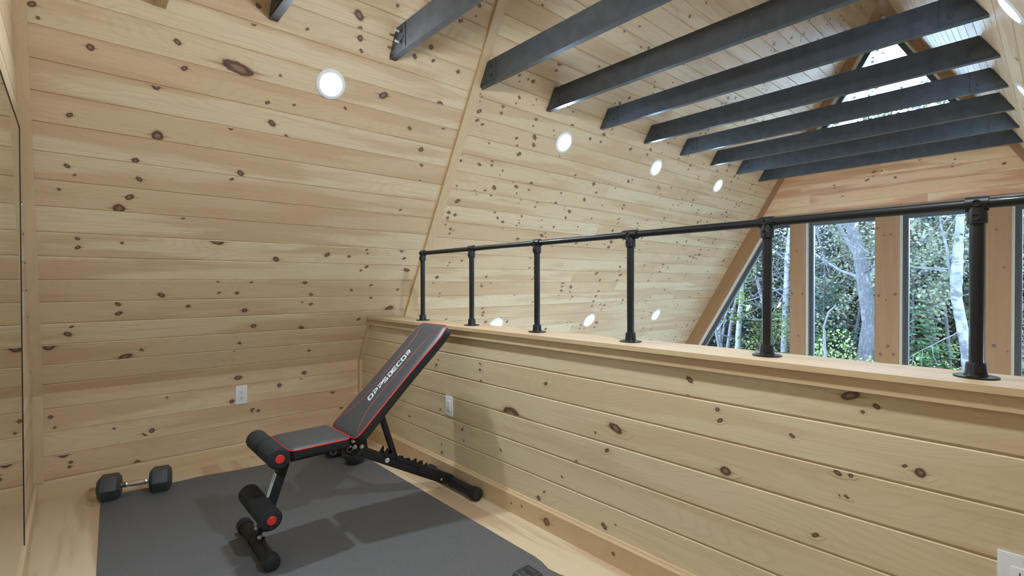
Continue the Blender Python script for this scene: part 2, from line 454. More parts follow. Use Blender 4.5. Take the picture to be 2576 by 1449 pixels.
KNOT_HALF = [(-3.505,0.680,0.0174,1.0),(-3.471,0.690,0.0075,1.0),(-3.407,0.843,0.0111,1.0),(-3.374,0.821,0.0074,1.0),(-3.344,0.864,0.0198,1.5),(-3.186,0.708,0.0103,1.0),(-2.941,0.746,0.0107,1.0),(-2.950,0.708,0.0121,1.0),(-2.835,0.837,0.0163,1.0),(-2.828,0.775,0.0082,1.0),(-2.454,0.476,0.0141,1.0),(-2.498,0.582,0.0274,1.5),(-2.391,0.539,0.0079,1.0),(-2.086,0.709,0.0135,1.0),(-2.192,0.284,0.0086,1.0),(-2.035,0.133,0.0164,1.0),(-2.074,0.176,0.0090,1.0),(-2.439,0.141,0.0182,1.0),(-2.499,0.170,0.0065,1.0),(-2.098,0.005,0.0275,1.0),(-2.516,0.046,0.0083,1.0),(-2.970,0.533,0.0220,1.2),(-3.253,0.414,0.0121,1.0),(-3.312,0.625,0.0115,1.2),(-3.345,0.627,0.0089,1.0),(-3.321,0.561,0.0078,1.0),(-3.335,0.560,0.0078,1.0),(-1.568,0.710,0.0117,1.0),(-1.120,0.682,0.0132,1.0),(-1.143,0.718,0.0087,1.0),(-0.781,0.288,0.0122,1.0),(-1.395,0.333,0.0126,1.0),(-1.411,0.269,0.0084,1.0),(-1.175,0.192,0.0090,1.0),(-1.179,0.141,0.0135,1.0),(-1.747,0.299,0.0096,1.0),(-1.828,0.513,0.0441,2.0),(-1.572,0.643,0.0156,1.0),(-1.569,0.744,0.0097,1.0),(-1.163,0.407,0.0110,1.0),(-2.280,0.383,0.0083,1.0)]

SL = Vector((0, -math.cos(TH), math.sin(TH))); NL = Vector((0, -math.sin(TH), -math.cos(TH)))
SR = Vector((0, math.cos(TH), math.sin(TH))); NR = Vector((0, math.sin(TH), -math.cos(TH)))
SMAX = W/math.cos(TH)
YR = -2*W
SLOW = (ZLOW-ZK)/math.sin(TH)
XT = 0.30                     # joint under the batten, loft side to great room side

def slope(name, yk, S, n, seed):
    w = Wall((0, yk, ZK), (1, 0, 0), S, n, seed, gap=(.0035, .0035, .0065, .0024))
    s = S0
    w.board(0, S0, XP-.05, XT, bot=False)
    k = 0
    while s < SMAX-1e-3:
        w.board(s, min(s+B, SMAX), XP-.05, XT)
        s += B; k += 1
    # great room side, boards run on below the loft
    s = S0-B*math.ceil((S0-SLOW)/B) - 0.012
    while s < SMAX-1e-3:
        w.board(max(s, SLOW), min(s+B, SMAX), XT if s > 0 else .165, XG+.02, seg=4.2)
        s += B
    return w
w = slope('wall_left', 0, SL, NL, 11)
for i, (u, v, r, a) in enumerate(KNOT_LOFT): w.knot(u, v, r, a, (0, .4, -.4)[i % 3])
w.scatter(30, -1.8, .25, 2.5, 4.4)
w.scatter(560, XT+.05, XG-.05, -.6, 4.5, .010, .027, .6)
w.build('wall_left', PINE)
w = slope('wall_right', YR, SR, NR, 12)
w.scatter(110, -1.8, .25, 0, 4.4)
w.scatter(260, XT+.05, XG-.05, -.6, 4.5, .010, .025, .5)
w.build('wall_right', PINE)

def knee(name, y, n, seed, knots):
    w = Wall((0, y, 0), (1, 0, 0), (0, 0, 1), n, seed)
    w.board(0, HB, XP-.05, 0.02, bot=False)
    for i in range(3): w.board(HB+i*B, HB+(i+1)*B, XP-.05, 0.02)
    w.board(HB+3*B, ZK, XP-.05, 0.02, top=False)
    for u, v, r, a in knots: w.knot(u, v, min(r, .021), a)
    return w
w = knee('wall_left_knee', 0, (0, -1, 0), 21, KNOT_KNEE); w.build('wall_left_knee', PINE)
w = knee('wall_right_knee', YR, (0, 1, 0), 22, []); w.scatter(20, -1.8, 0, .1, .55); w.build('wall_right_knee', PINE)

# half wall at the loft edge (facing the loft), boards run across the house
def yl(z): return 0.0 if z < ZK else -(z-ZK)/math.tan(TH)
w = Wall((0, 0, 0), (0, 1, 0), (0, 0, 1), (-1, 0, 0), 31, gap=(0.0050, 0.0045, 0.0062, 0.0022))
w.board(0, HW0-B, lambda z: YR-yl(z), yl, bot=False)
for i in range(5): w.board(HW0+(i-1)*B, HW0+i*B, lambda z: YR-yl(z), yl)
w.board(HW0+4*B, ZC-.018, lambda z: YR-yl(z), yl, top=False)
for i, (u, v, r, a) in enumerate(KNOT_HALF): w.knot(u, v, r, a, (0, .5, -.5)[i % 3])
w.build('wall_half', PINE_H)
# its far side and the loft edge seen from the great room
w = Wall((0.165, 0, 0), (0, 1, 0), (0, 0, 1), (1, 0, 0), 32)
z = -0.32
def yl2(z): return -(z-ZK)/math.tan(TH)
while z < ZC-.03:
    w.board(z, min(z+B, ZC-.018), lambda z: YR-yl2(z), yl2); z += B
w.scatter(60, -4.5, 0, -.3, .9); w.build('wall_loft_edge', PINE)

# partition behind the mirror
w = Wall((XP, 0, 0), (0, 1, 0), (0, 0, 1), (1, 0, 0), 41)
z = HB-B*1; first = True
while z < APEX-1e-3:
    z0, z1 = max(z, 0), min(z+B, APEX)
    if z0 < ZK < z1:
        w.board(z0, ZK, YR, 0, top=False); w.board(ZK, z1, lambda z: YR-yl(z), yl, bot=False)
    else: w.board(z0, z1, lambda z: YR-yl(z), yl)
    z += B
w.scatter(120, -4.5, 0, 0, 4.3); w.build('wall_back', PINE)

# window wall: the planked band between lower and upper windows
ZH = 2.065; ZU = 2.965
w = Wall((XG, 0, 0), (0, 1, 0), (0, 0, 1), (-1, 0, 0), 51, gap=(.002, .002, .004, .0005))
z = ZH
while z < ZU-1e-3:
    w.board(z, min(z+.1425, ZU), lambda z: YR-yl(z), yl, seg=2.2); z += .1425
w.scatter(34, -3.9, -.8, 2.0, 2.9, .009, .02, .4); w.build('wall_front', PINE_W)

# floors
def plate(name, x0, x1, y0, y1, z, mat, bw, seed, lab):
    w = Wall((0, 0, z), (0, 1, 0), (1, 0, 0), (0, 0, 1), seed, gap=(.0004, .0004, .001, .0002))
    x = x0
    while x < x1-1e-3:
        w.board(x, min(x+bw, x1), y0, y1); x += bw
    return w.build(name, mat)
fl = plate('floor', XP-.05, 0.165, YR-.05, 0.05, 0.0, PINE_F, 0.61, 61, '')
FL2 = plain('great_room_floor', (0.45, 0.35, 0.25), 0.4, nscale=3, namp=.2)
mb = MB(); mb.box(-2.2, XG+.3, YR-2.2, 2.2, ZLOW-.1, ZLOW); struct(mb.build('floor', FL2))
mb = MB(); mb.box(-2.2, 0.164, YR+.02-1.6, 1.6, -.34, -.012); struct(mb.build('ceiling', plain('loft_underside', (.5, .36, .2), .6)))
mb = MB(); mb.box(-2.3, -2.2, YR-2.2, 2.2, ZLOW, -.02); struct(mb.build('wall_back_lower', plain('lower_wall', (.55, .42, .27), .6)))

# ------------------------------------------------------------------ trim
def trim(n, mbs, axis, mat=None, seed=0):
    o = mbs.build('trim_%d' % n, mat or PINE_T, smooth=0)
    board_uv(o, axis, seed or n*3+1); return struct(o)
def sp(x, s, d=0.0, left=True):
    return (Vector((x, 0, ZK)) + SL*s + NL*d) if left else (Vector((x, YR, ZK)) + SR*s + NR*d)
def batten(x0, x1, s0, s1, th, left=True):
    m = MB()
    a = [sp(x0, s0, 0, left), sp(x1, s0, 0, left), sp(x1, s0, th, left), sp(x0, s0, th, left)]
    m.prism(a, (SL if left else SR)*(s1-s0)); return m
trim(1, batten(XP, XP+.041, .002, SMAX-.03, .02), SL)                       # corner with the partition, on the slope
m = MB(); m.box(XP, XP+.041, -.02, 0, HB, ZK); trim(2, m, (0, 0, 1))
trim(3, batten(0.285, 0.357, (ZC-ZK)/math.sin(TH)-.45, SMAX-.03, .020), SL)   # batten over the joint
trim(4, batten(0.285, 0.357, (ZC-ZK)/math.sin(TH)-.45, SMAX-.03, .020, False), SR)
# corner strip of the half wall, follows slope then drops
m = MB()
c = .040
m.prism([(-.018, yl(ZC-.06), ZC-.06), (-.018, yl(ZC-.06)-c*1.1, ZC-.06), (-.018, -c, ZK+.0), (-.018, 0, ZK)], (.018, 0, 0))
m.prism([(-.018, 0, ZK), (-.018, -c, ZK), (-.018, -c, HB+.015), (-.018, 0, HB+.015)], (.018, 0, 0))
trim(5, m, (0, 0, 1))
# baseboards
def add_knots(o, kn, x, flat=False):
    bm = bmesh.new(); bm.from_mesh(o.data)
    ua, uk = bm.loops.layers.uv['board'], bm.loops.layers.uv['knot']
    rn = bm.faces.layers.float['rnd']; r0 = bm.faces[:][0][rn]
    for i, (y, z, r) in enumerate(kn):
        q = [(y+a*r, z+b*r) for a, b in ((-.5, -2.6), (1.3, -1.3), (1.3, 1.3), (.5, 2.6), (-.5, 2.6), (-1.3, 1.3), (-1.3, -1.3))]
        if flat: q = [(y+(b-z), z+(a-y)) for a, b in q]
        f = bm.faces.new([bm.verts.new((x-.0004, a, b)) for a, b in q]); f[rn] = r0
        for lp, (a, b) in zip(f.loops, q):
            lp[ua].uv = (a, b) if flat else (b, a); lp[uk].uv = ((a-y)/r, (b-z)/r) if flat else ((b-z)/r, (a-y)/r)
        f.normal_update()
        if f.normal.x > 0: f.normal_flip()
    bm.to_mesh(o.data); bm.free()
def bboard(name, poly, d, axis):
    m = MB(); m.prism(poly, d); o = m.build(name, PINE_T, smooth=0); board_uv(o, axis, len(name)*7); return struct(o)
bboard('baseboard_left', [(XP, 0, 0), (XP, -.017, 0), (XP, -.017, HB-.008), (XP, -.008, HB), (XP, 0, HB)], (-XP, 0, 0), (1, 0, 0))
hb2 = .108
bboard('baseboard_front', [(0, -.017, 0), (-.017, -.017, 0), (-.017, -.017, hb2-.012), (-.010, -.017, hb2-.004), (-.006, -.017, hb2+.004), (0, -.017, hb2+.006)], (0, YR+.03, 0), (0, 1, 0))
add_knots(SC.objects['baseboard_front'], [(-2.105, .045, .022), (-2.50, .052, .009), (-1.93, .060, .006), (-1.85, .050, .006)], -.0171, True)
bboard('baseboard_back', [(XP, -.017, 0), (XP+.017, -.017, 0), (XP+.017, -.017, HB-.008), (XP+.008, -.017, HB), (XP, -.017, HB)], (0, YR+.03, 0), (0, 1, 0))
bboard('baseboard_right', [(XP, YR, 0), (XP, YR+.017, 0), (XP, YR+.017, HB-.008), (XP, YR+.008, HB), (XP, YR, HB)], (-XP, 0, 0), (1, 0, 0))
# cap of the half wall
yc0 = yl(ZC)
m = MB(); m.prism([(-.032, yc0+.002, ZC-.019), (-.032, yc0-.012, ZC), (.20, yc0-.012, ZC), (.20, yc0+.002, ZC-.019)], (0, YR-2*yc0+.01, 0))
cap = trim(6, m, (0, 1, 0))
m = MB(); m.box(-.019, 0, YR-yl(ZC-.06)+.005, yl(ZC-.06)-.005, ZC-.062, ZC-.019); trim(7, m, (0, 1, 0))
# window wall trims: rakes, posts, header
def rake(n, off0, off1, x0, x1, z0, z1, left, mat=PINE_P):
    f = (lambda z: -(z-ZK)/math.tan(TH)) if left else (lambda z: YR+(z-ZK)/math.tan(TH))
    sg = -1 if left else 1
    m = MB()
    m.prism([(x0, f(z0)+sg*off0, z0), (x0, f(z0)+sg*off1, z0), (x0, f(z1)+sg*off1, z1), (x0, f(z1)+sg*off0, z1)], (x1-x0, 0, 0))
    return trim(n, m, SL if left else SR, mat)
D0, D1 = XG-.018, XG+.13
ztop = APEX-.02
rake(8, 0, .20, D0, XG+.02, ZLOW, ZH, True); rake(9, 0, .20, D0, XG+.02, ZLOW, ZH, False)
rake(14, 0, .075, XG-.03, XG-.001, ZH, ZU, True); rake(15, 0, .075, XG-.03, XG-.001, ZH, ZU, False)
# the two upper rakes meet under the ridge
def rake2(n, left):
    o = .115
    m = MB()
    f = (lambda z: -(z-ZK)/math.tan(TH)) if left else (lambda z: YR+(z-ZK)/math.tan(TH))
    sg = -1 if left else 1
    za = APEX-o*math.tan(TH)
    m.prism([(D0, f(ZU), ZU), (D0, f(ZU)+sg*o, ZU), (D0, -W, za), (D0, -W, APEX)], (XG+.02-D0, 0, 0))
    return trim(n, m, SL if left else SR, PINE_P)
rake2(10, True); rake2(11, False)
POST_KNOTS = [[(-1.342, 1.05, .016), (-1.470, 1.05, .015), (-1.42, .49, .013), (-1.40, 1.62, .012)],
 [(-2.285, 1.85, .015), (-2.347, 1.76, .013), (-2.41, 1.77, .014), (-2.297, 1.04, .017), (-2.37, .99, .010), (-2.455, 1.06, .017), (-2.386, .44, .020), (-2.316, .34, .017), (-2.440, .35, .018)],
 [(-3.36, 1.35, .012), (-3.29, .53, .020), (-3.39, .48, .010), (-3.30, 1.75, .012)]]
POSTS = [(-1.313, -1.493), (-2.258, -2.487), (-3.221, -3.413)]
for i, (a, b) in enumerate(POSTS):
    m = MB(); m.box(D0-.004, XG+.02, b, a, ZLOW, ZH, .004); add_knots(trim(20+i, m, (0, 0, 1), PINE_P), POST_KNOTS[i], D0-.0043)
m = MB(); m.box(D0+.002, XG+.02, YR-yl(ZH)+.02, yl(ZH)-.02, ZH-.035, ZH+.045); trim(12, m, (0, 1, 0), PINE_P)
m = MB(); m.box(D0+.002, XG+.02, YR-yl(ZU)+.02, yl(ZU)-.02, ZU-.05, ZU); trim(13, m, (0, 1, 0), PINE_P)
# ------------------------------------------------------------------ windows
def window(n, poly, jam=.022, fr=.052, jambs=None):
    """poly in (y, z), counter-clockwise seen from the room; cream liner, dark frame, glass"""
    def inset(P, d):
        out = []; m = len(P)
        for i in range(m):
            p0, p1, p2 = Vector(P[i-1]), Vector(P[i]), Vector(P[(i+1) % m])
            e1, e2 = (p1-p0).normalized(), (p2-p1).normalized()
            n1, n2 = Vector((-e1.y, e1.x)), Vector((-e2.y, e2.x))
            b = (n1+n2); b.normalize()
            out.append(p1 + b*(d/max(.2, b.dot(n1))))
        return out
    area = sum(poly[i-1][0]*poly[i][1]-poly[i][0]*poly[i-1][1] for i in range(len(poly)))
    if area < 0: poly = poly[::-1]
    def loop(P0, P1, x0, x1, mat, name, parent):
        m = MB(); k = len(P0)
        rings = []
        for P, x in ((P0, x0), (P1, x0), (P1, x1), (P0, x1)):
            rings.append([m.bm.verts.new((x, p[0], p[1])) for p in P])
        for a, b in zip(rings, rings[1:]+rings[:1]):
            for i in range(k): m.bm.faces.new((a[i], a[(i+1) % k], b[(i+1) % k], b[i]))
        return m.build(name, mat, parent, smooth=0)
    P0 = [Vector(p) for p in poly]
    P1 = inset(P0, jam); P2 = inset(P1, fr*.45); P3 = inset(P1, fr)
    root = bpy.data.objects.new('window_%d' % n, None); COL.objects.link(root)
    root.location = (XG, sum(p[0] for p in poly)/len(poly), min(p[1] for p in poly)); struct(root)
    loop(P0, P1, XG+.021, XG+.10, CREAM, 'window_jamb', root)
    loop(P1, P2, XG+.075, XG+.140, FRAME, 'window_frame', root)
    loop(P2, P3, XG+.088, XG+.140, FRAME, 'window_sash', root)
    m = MB()
    a = [m.bm.verts.new((XG+.112, p[0], p[1])) for p in P3]; m.bm.faces.new(a)
    m.build('window_pane', GLASS, root, smooth=0)
    return root
zt = ZH-.035
o = .20
fL = lambda z: -(z-ZK)/math.tan(TH)-o
fR = lambda z: YR+(z-ZK)/math.tan(TH)+o
zb = ZLOW+.25
window(1, [(fL(zt), zt), (fL(zb), zb), (POSTS[0][0]-.045, zb), (POSTS[0][0]-.045, zt)])
window(2, [(POSTS[0][1], zt), (POSTS[0][1], zb), (POSTS[1][0]-.05, zb), (POSTS[1][0]-.05, zt)])
window(3, [(POSTS[1][1], zt), (POSTS[1][1], zb), (POSTS[2][0]-.05, zb), (POSTS[2][0]-.05, zt)])
window(4, [(POSTS[2][1], zt), (POSTS[2][1], zb), (fR(zb), zb), (fR(zt), zt)])
o = .115
window(5, [(-W, APEX-o*math.tan(TH)), (-(ZU-ZK)/math.tan(TH)-o, ZU), (YR+(ZU-ZK)/math.tan(TH)+o, ZU)])
# solid framing between the window units, behind the boards
X0, X1 = XG+.0205, XG+.15
for (a, b), c in zip(POSTS, (.045, .05, .05)):
    m = MB(); m.box(X0, X1, b+.0005, a-c-.0005, zb, zt); o_ = m.build('wall_front_framing', PINE_T, smooth=0); board_uv(o_, (0, 0, 1), 3); struct(o_)
m = MB(); m.box(X0, X1, YR-yl(zt)+.1, yl(zt)-.1, zt+.0005, ZU-.0005); o_ = m.build('wall_front_framing', PINE_T, smooth=0); board_uv(o_, (0, 1, 0), 3); struct(o_)
for lf in (True, False):
    rake(16 if lf else 17, 0, .1995, X0, X1, ZLOW, zt, lf, PINE_T)
    f = (lambda z: -(z-ZK)/math.tan(TH)) if lf else (lambda z: YR+(z-ZK)/math.tan(TH))
    sg = -1 if lf else 1
    m = MB(); za = APEX-.1145*math.tan(TH)
    m.prism([(X0, f(ZU), ZU), (X0, f(ZU)+sg*.1145, ZU), (X0, -W, za), (X0, -W, APEX)], (X1-X0, 0, 0)); trim(18 if lf else 19, m, SL if lf else SR, PINE_T)
m = MB(); m.box(D0, D1+.02, YR-4, 4, ZLOW-.05, zb); struct(m.build('wall_front_lower', PINE_P)); board_uv(SC.objects['wall_front_lower'], (0, 1, 0))

# ------------------------------------------------------------------ black collar beams
ZB, HBM, BX0, BDX, BWD = 2.518, 0.150, -0.974, 0.6587, 0.040
beam_labels = [
 'black ceiling beam nearest the bench side, cut off by the top edge of the photo left of the bright downlight',
 'black ceiling beam with protruding bolt ends, just right of the brightest downlight',
 'black ceiling beam whose end meets the light vertical batten',
 'black ceiling beam whose end is the first one right of the batten',
 'black ceiling beam second right of the batten, its far end cut by the upper photo edge',
 'black ceiling beam crossing the tip of the triangular window',
 'black ceiling beam crossing the middle of the triangular window glass',
 'black ceiling beam crossing the lower part of the triangular window glass',
 'black ceiling beam second from the lowest in the row, under the triangular window',
 'lowest black ceiling beam in the row, right above the planked band of the window wall']
def ysl(z): return -(z-ZK)/math.tan(TH)
for i in range(10):
    x0 = BX0+i*BDX; x1 = x0+BWD
    y0, y1 = ysl(ZB)-.003, ysl(ZB+HBM)-.003
    root = empty('ceiling_beam', (x0, -W, ZB), beam_labels[i], 'ceiling beam', 'black beams under the ridge')
    m = MB()
    c = .006
    m.prism([(x0, y0, ZB), (x0, y1, ZB+HBM), (x0, YR-y1, ZB+HBM), (x0, YR-y0, ZB)], (BWD, 0, 0))
    m.build('timber', BEAM, root, smooth=0)
    for sgn in (0, 1):
        f = (lambda y: y) if sgn == 0 else (lambda y: YR-y)
        d = -1 if sgn == 0 else 1
        m = MB()
        p = [(x0-.004, f(y0-.012), ZB+.012), (x0-.004, f(y1-.016), ZB+HBM-.008), (x0-.004, f(y1-.100), ZB+HBM-.008), (x0-.004, f(y1-.100), ZB+.012)]
        m.prism(p, (.004, 0, 0)); m.build('end_plate', BEAM, root, smooth=0)
        for k in (0, 1):
            yb, zb_ = f(y1-.055), ZB+HBM*(.30+.40*k)
            m = MB(); m.cyl((x0-.004, yb, zb_), (x0-.007, yb, zb_), .015, 20); m.cyl((x0-.007, yb, zb_), (x0-.016, yb, zb_), .009, 6)
            if i == 1 and sgn == 0: pass
            m.build('bolt', BEAM, root)
    if i in (0, 1):
        for k in (0, 1):
            zz = ZB+HBM*(.30+.40*k)
            m = MB(); m.cyl((x0-.016, y1-.055, zz), (x0-.040, y1-.055, zz), .006, 12); m.build('bolt', ZINC if i else BEAM, root)
# the unpainted timber end near the top left
root = empty('ceiling_beam', (-1.44, -W, 2.43), 'unpainted pine timber end at the top edge of the photo, left of the black beams', 'ceiling beam')
m = MB(); z0 = 2.435
m.prism([(-1.435, ysl(z0)-.003, z0), (-1.435, ysl(z0+.09)-.003, z0+.09), (-1.435, ysl(z0+.09)-.5, z0+.09), (-1.435, ysl(z0)-.46, z0)], (.042, 0, 0))
o = m.build('timber', PINE_T, root, smooth=0); board_uv(o, (0, 1, 0), 5)

# ------------------------------------------------------------------ recessed downlights
def downlight(x, s, left, label, group, R=.088):
    S_, N_ = (SL, NL) if left else (SR, NR)
    P = sp(x, s, 0, left)
    root = empty('recessed_downlight', P, label, 'downlight', group)
    m = MB(); m.lathe(P-N_*.002, N_, [(0, R), (.004, R), (.008, R-.005), (.009, R-.020), (.003, R-.024)], 48, (True, False))
    m.build('trim_ring', WHITE, root)
    m = MB()
    m.lathe(P, N_, [(.0028, R-.0245), (.0042, R-.0255), (.0046, .0005)], 48, (False, True))
    m.build('lens', LENS_G if x > 0 else (LENS_L if left else LENS_R), root)
g1 = 'downlights high on the left slope'
downlight(-.62, 2.004, True, 'large bright round downlight on the plank slope above the bench', g1, .082)
downlight(1.311, 2.043, True, 'round downlight nearest the batten in the upper row of three smaller ones', g1)
downlight(2.684, 2.046, True, 'middle one of the three smaller round downlights in the upper row right of the batten', g1)
downlight(4.029, 2.042, True, 'smallest and farthest round downlight of the upper row, close to the window wall', g1)
g2 = 'downlights low on the left slope seen through the railing'
downlight(1.326, .235, True, 'low round downlight half hidden behind the half wall cap', g2)
downlight(2.756, .205, True, 'low round downlight seen between the third and fourth railing posts', g2)
downlight(4.159, .202, True, 'low round downlight just right of the fourth railing post', g2)
g3 = 'downlights on the right slope'
for x in (-.62, 1.26, 2.66, 4.03):  # one in view, the loft one inferred, the far two added for light
    downlight(x, 2.04, False, 'round downlight at the top right corner of the photo' if x == 1.26 else 'unseen round downlight on the right hand slope, mirrored from the left row', g3)
for x in (1.33, 2.75, 4.15):  # unseen lamps added on both slopes to brighten the great room
    downlight(x, -1.9, True, 'unseen round downlight added low in the great room to brighten it, hidden by the half wall', 'unseen downlights added low in the great room')
    downlight(x, -1.9, False, 'unseen round downlight added low in the great room to brighten it, hidden by the half wall', 'unseen downlights added low in the great room')
for x in (1.33, 2.75, 4.15):  # unseen lower row, added opposite the left one for more light
    downlight(x, .21, False, 'unseen round downlight added low on the right hand slope to light the great room', g3)

# ------------------------------------------------------------------ pipe railing on the cap
XR, ZR = .0915, 1.4083
PY = [-.811, -1.3706, -1.934, -2.5105, -3.0734, -3.6066, -4.02]
root = empty('pipe_railing', (XR, PY[0], ZC), 'black iron pipe railing standing on the pine cap of the half wall', 'railing')
m = MB(); m.cyl((XR, PY[0], ZR), (XR, -4.10, ZR), .0142, 24); m.build('rail', IRON, root)
for i, y in enumerate(PY):
    m = MB(); m.cyl((XR, y, ZC+.02), (XR, y, ZR-.02), .0155, 24); p = m.build('railing_post', IRON, root)
    m = MB()
    m.lathe((XR, y, ZC), (0, 0, 1), [(0, .047), (.004, .047), (.005, .045), (.0055, .026), (.012, .0235), (.034, .022), (.040, .0205), (.041, .016)], 36)
    m.cyl((XR-.018, y-.006, ZC+.022), (XR-.027, y-.008, ZC+.022), .008, 16)
    m.build('base_flange', IRON, p)
    m = MB()
    hw = .024 if i != 3 else .036
    if i == 0: m.lathe((XR, y+.020, ZR), (0, -1, 0), [(0, .010), (.004, .018), (.016, .0205), (.044, .0205), (.046, .016)], 28)
    else: m.lathe((XR, y-hw, ZR), (0, 1, 0), [(0, .016), (.001, .0205), (2*hw-.001, .0205), (2*hw, .016)], 28)
    m.lathe((XR, y, ZR), (0, 0, -1), [(0, .019), (.030, .0215), (.053, .0215), (.054, .016)], 28)
    m.build('tee_fitting', IRON, p)
    m = MB()
    for dz in (0.0, -.036):
        m.torus((XR-.0225, y, ZR+dz), (1, 0, 0), .0075, .0022, 20, 6)
        m.cyl((XR-.018, y, ZR+dz), (XR-.0215, y, ZR+dz), .0085, 20)
    m.build('set_screw', IRON, p)

# ------------------------------------------------------------------ outlets
def outlet(P, u, n, w, h, label):
    """P centre on the wall, u sideways, n out of the wall"""
    P, u, n = Vector(P), Vector(u), Vector(n); z = Vector((0, 0, 1))
    root = empty('wall_outlet', P, label, 'outlet')
    def blk(mb, cx, cz, sx, sz, d0, d1, bev=0):
        mm = Matrix((u, z, n)).transposed().to_4x4(); mm.translation = P
        mb.box(cx-sx/2, cx+sx/2, cz-sz/2, cz+sz/2, d0, d1, bev, mm)
    m = MB(); blk(m, 0, 0, w, h, 0, .006, .0025); m.build('cover_plate', WHITE, root)
    m = MB(); blk(m, 0, 0, w*.46, h*.56, .0055, .0085, .001); rc = m.build('receptacle', WHITE, root)
    for s in (-1, 1):
        cz = s*h*.15
        m = MB(); blk(m, -.0063, cz+.003, .0022, .009, .0080, .00875); m.build('slot', DARK, rc, smooth=0)
        m = MB(); blk(m, .0063, cz+.003, .0022, .0075, .0080, .00875); m.build('slot', DARK, rc, smooth=0)
        m = MB(); m.cyl(P + z*(cz-.008) + n*.0080, P + z*(cz-.008) + n*.00875, .0028, 14); m.build('ground_hole', DARK, rc)
        m = MB(); m.cyl(P + z*(s*h*.41) + n*.0055, P + z*(s*h*.41) + n*.0068, .0032, 14); m.build('screw', WHITE, root)
outlet((-.857, -.0005, .437), (1, 0, 0), (0, -1, 0), .072, .130, 'white wall outlet on the knee wall under the slope, left of the bench')
outlet((-.0005, -1.263, .450), (0, -1, 0), (-1, 0, 0), .076, .120, 'white wall outlet on the half wall just right of the bench backrest')
outlet((-.0005, -3.701, .465), (0, -1, 0), (-1, 0, 0), .092, .140, 'large white wall outlet at the bottom right corner of the photo')

# ------------------------------------------------------------------ mirror
root = empty('wall_mirror', (XP, -1.6, .10), 'tall mirror with thin black edge on the left partition wall', 'mirror')
m = MB(); m.box(XP+.001, XP+.0085, -3.30, -.862, .102, 1.852); m.build('mirror_glass', MIRROR, root, smooth=0)
m = MB()
for y0, y1, z0, z1 in ((-3.303, -.859, .099, .102), (-3.303, -.859, 1.852, 1.855), (-.862, -.859, .099, 1.855), (-3.303, -3.300, .099, 1.855)):
    m.box(XP+.001, XP+.0105, y0, y1, z0, z1)
m.build('mirror_edge', IRON, root, smooth=0)

# ------------------------------------------------------------------ rubber mat
m = MB()
def edge(pts, n):
    out = []
    for (a, b) in zip(pts, pts[1:]):
        for k in range(n): out.append((a[0]+(b[0]-a[0])*k/n, a[1]+(b[1]-a[1])*k/n))
    return out
NX, NY = 28, 54
grid = []
for j in range(NY+1):
    t = j/NY; row = []
    y_l = -.175-3.1*t; y_r = -.315-2.96*t
    for i in range(NX+1):
        s = i/NX
        y = y_l+(y_r-y_l)*s
        xl = -1.607-.045*min(1, t*3.2); xr = -.222 - (.030*math.exp(-((y+2.36)/.07)**2))
        x = xl+(xr-xl)*s
        z = .0065 + (.006*math.exp(-((y+2.36)/.12)**2) if s > .9 else 0)*((s-.9)/.1 if s > .9 else 0)
        if t < .06: z += .006*math.exp(-((x+1.12)/.10)**2)*(1-t/.06)
        row.append((x, y, z))
    grid.append(row)
V = [[m.bm.verts.new(p) for p in r] for r in grid]
Wv = [[m.bm.verts.new((p[0], p[1], .0003)) for p in r] for r in grid]
for j in range(NY):
    for i in range(NX):
        m.bm.faces.new((V[j][i], V[j][i+1], V[j+1][i+1], V[j+1][i]))
        m.bm.faces.new((Wv[j][i], Wv[j+1][i], Wv[j+1][i+1], Wv[j][i+1]))
for j in range(NY):
    m.bm.faces.new((V[j][0], V[j+1][0], Wv[j+1][0], Wv[j][0])); m.bm.faces.new((V[j][NX], Wv[j][NX], Wv[j+1][NX], V[j+1][NX]))
for i in range(NX):
    m.bm.faces.new((V[0][i], Wv[0][i], Wv[0][i+1], V[0][i+1])); m.bm.faces.new((V[NY][i], V[NY][i+1], Wv[NY][i+1], Wv[NY][i]))
tag(m.build('exercise_mat', MATM), 'large dark grey speckled rubber mat on the pine floor under the bench', 'mat')

# ------------------------------------------------------------------ dumbbells
def glyph_strokes():
    return {
     'O': [[(0, .12), (0, .88), (.12, 1), (.88, 1), (1, .88), (1, .12), (.88, 0), (.12, 0), (0, .12)]],
     'P': [[(.02, 1), (.86, 1), (1, .88), (1, .55), (.86, .43), (.25, .43), (.25, 0)]],
     'S': [[(1, 1), (.14, 1), (0, .9), (0, .62), (.14, .52), (.86, .48), (1, .38), (1, .12), (.86, 0), (0, 0)]],
     'D': [[(.0, 1), (.86, 1), (1, .88), (1, .14), (.86, 0), (.22, 0), (.22, .62)]],
     'E': [[(1, 1), (.1, 1), (0, .9), (0, .1), (.1, 0), (1, 0)], [(0, .5), (.9, .5)]],
     'C': [[(1, 1), (.14, 1), (0, .88), (0, .12), (.14, 0), (1, 0)]],
     'R': [[(.02, 1), (.86, 1), (1, .88), (1, .60), (.86, .50), (.25, .50), (.25, 0)], [(.62, .5), (.95, 0)]],
     'T': [[(0, 1), (1, 1)], [(.5, 1), (.5, 0)]],
     'Y': [[(0, 1), (.5, .45), (1, 1)], [(.5, .45), (.5, 0)]]}
GL = glyph_strokes()
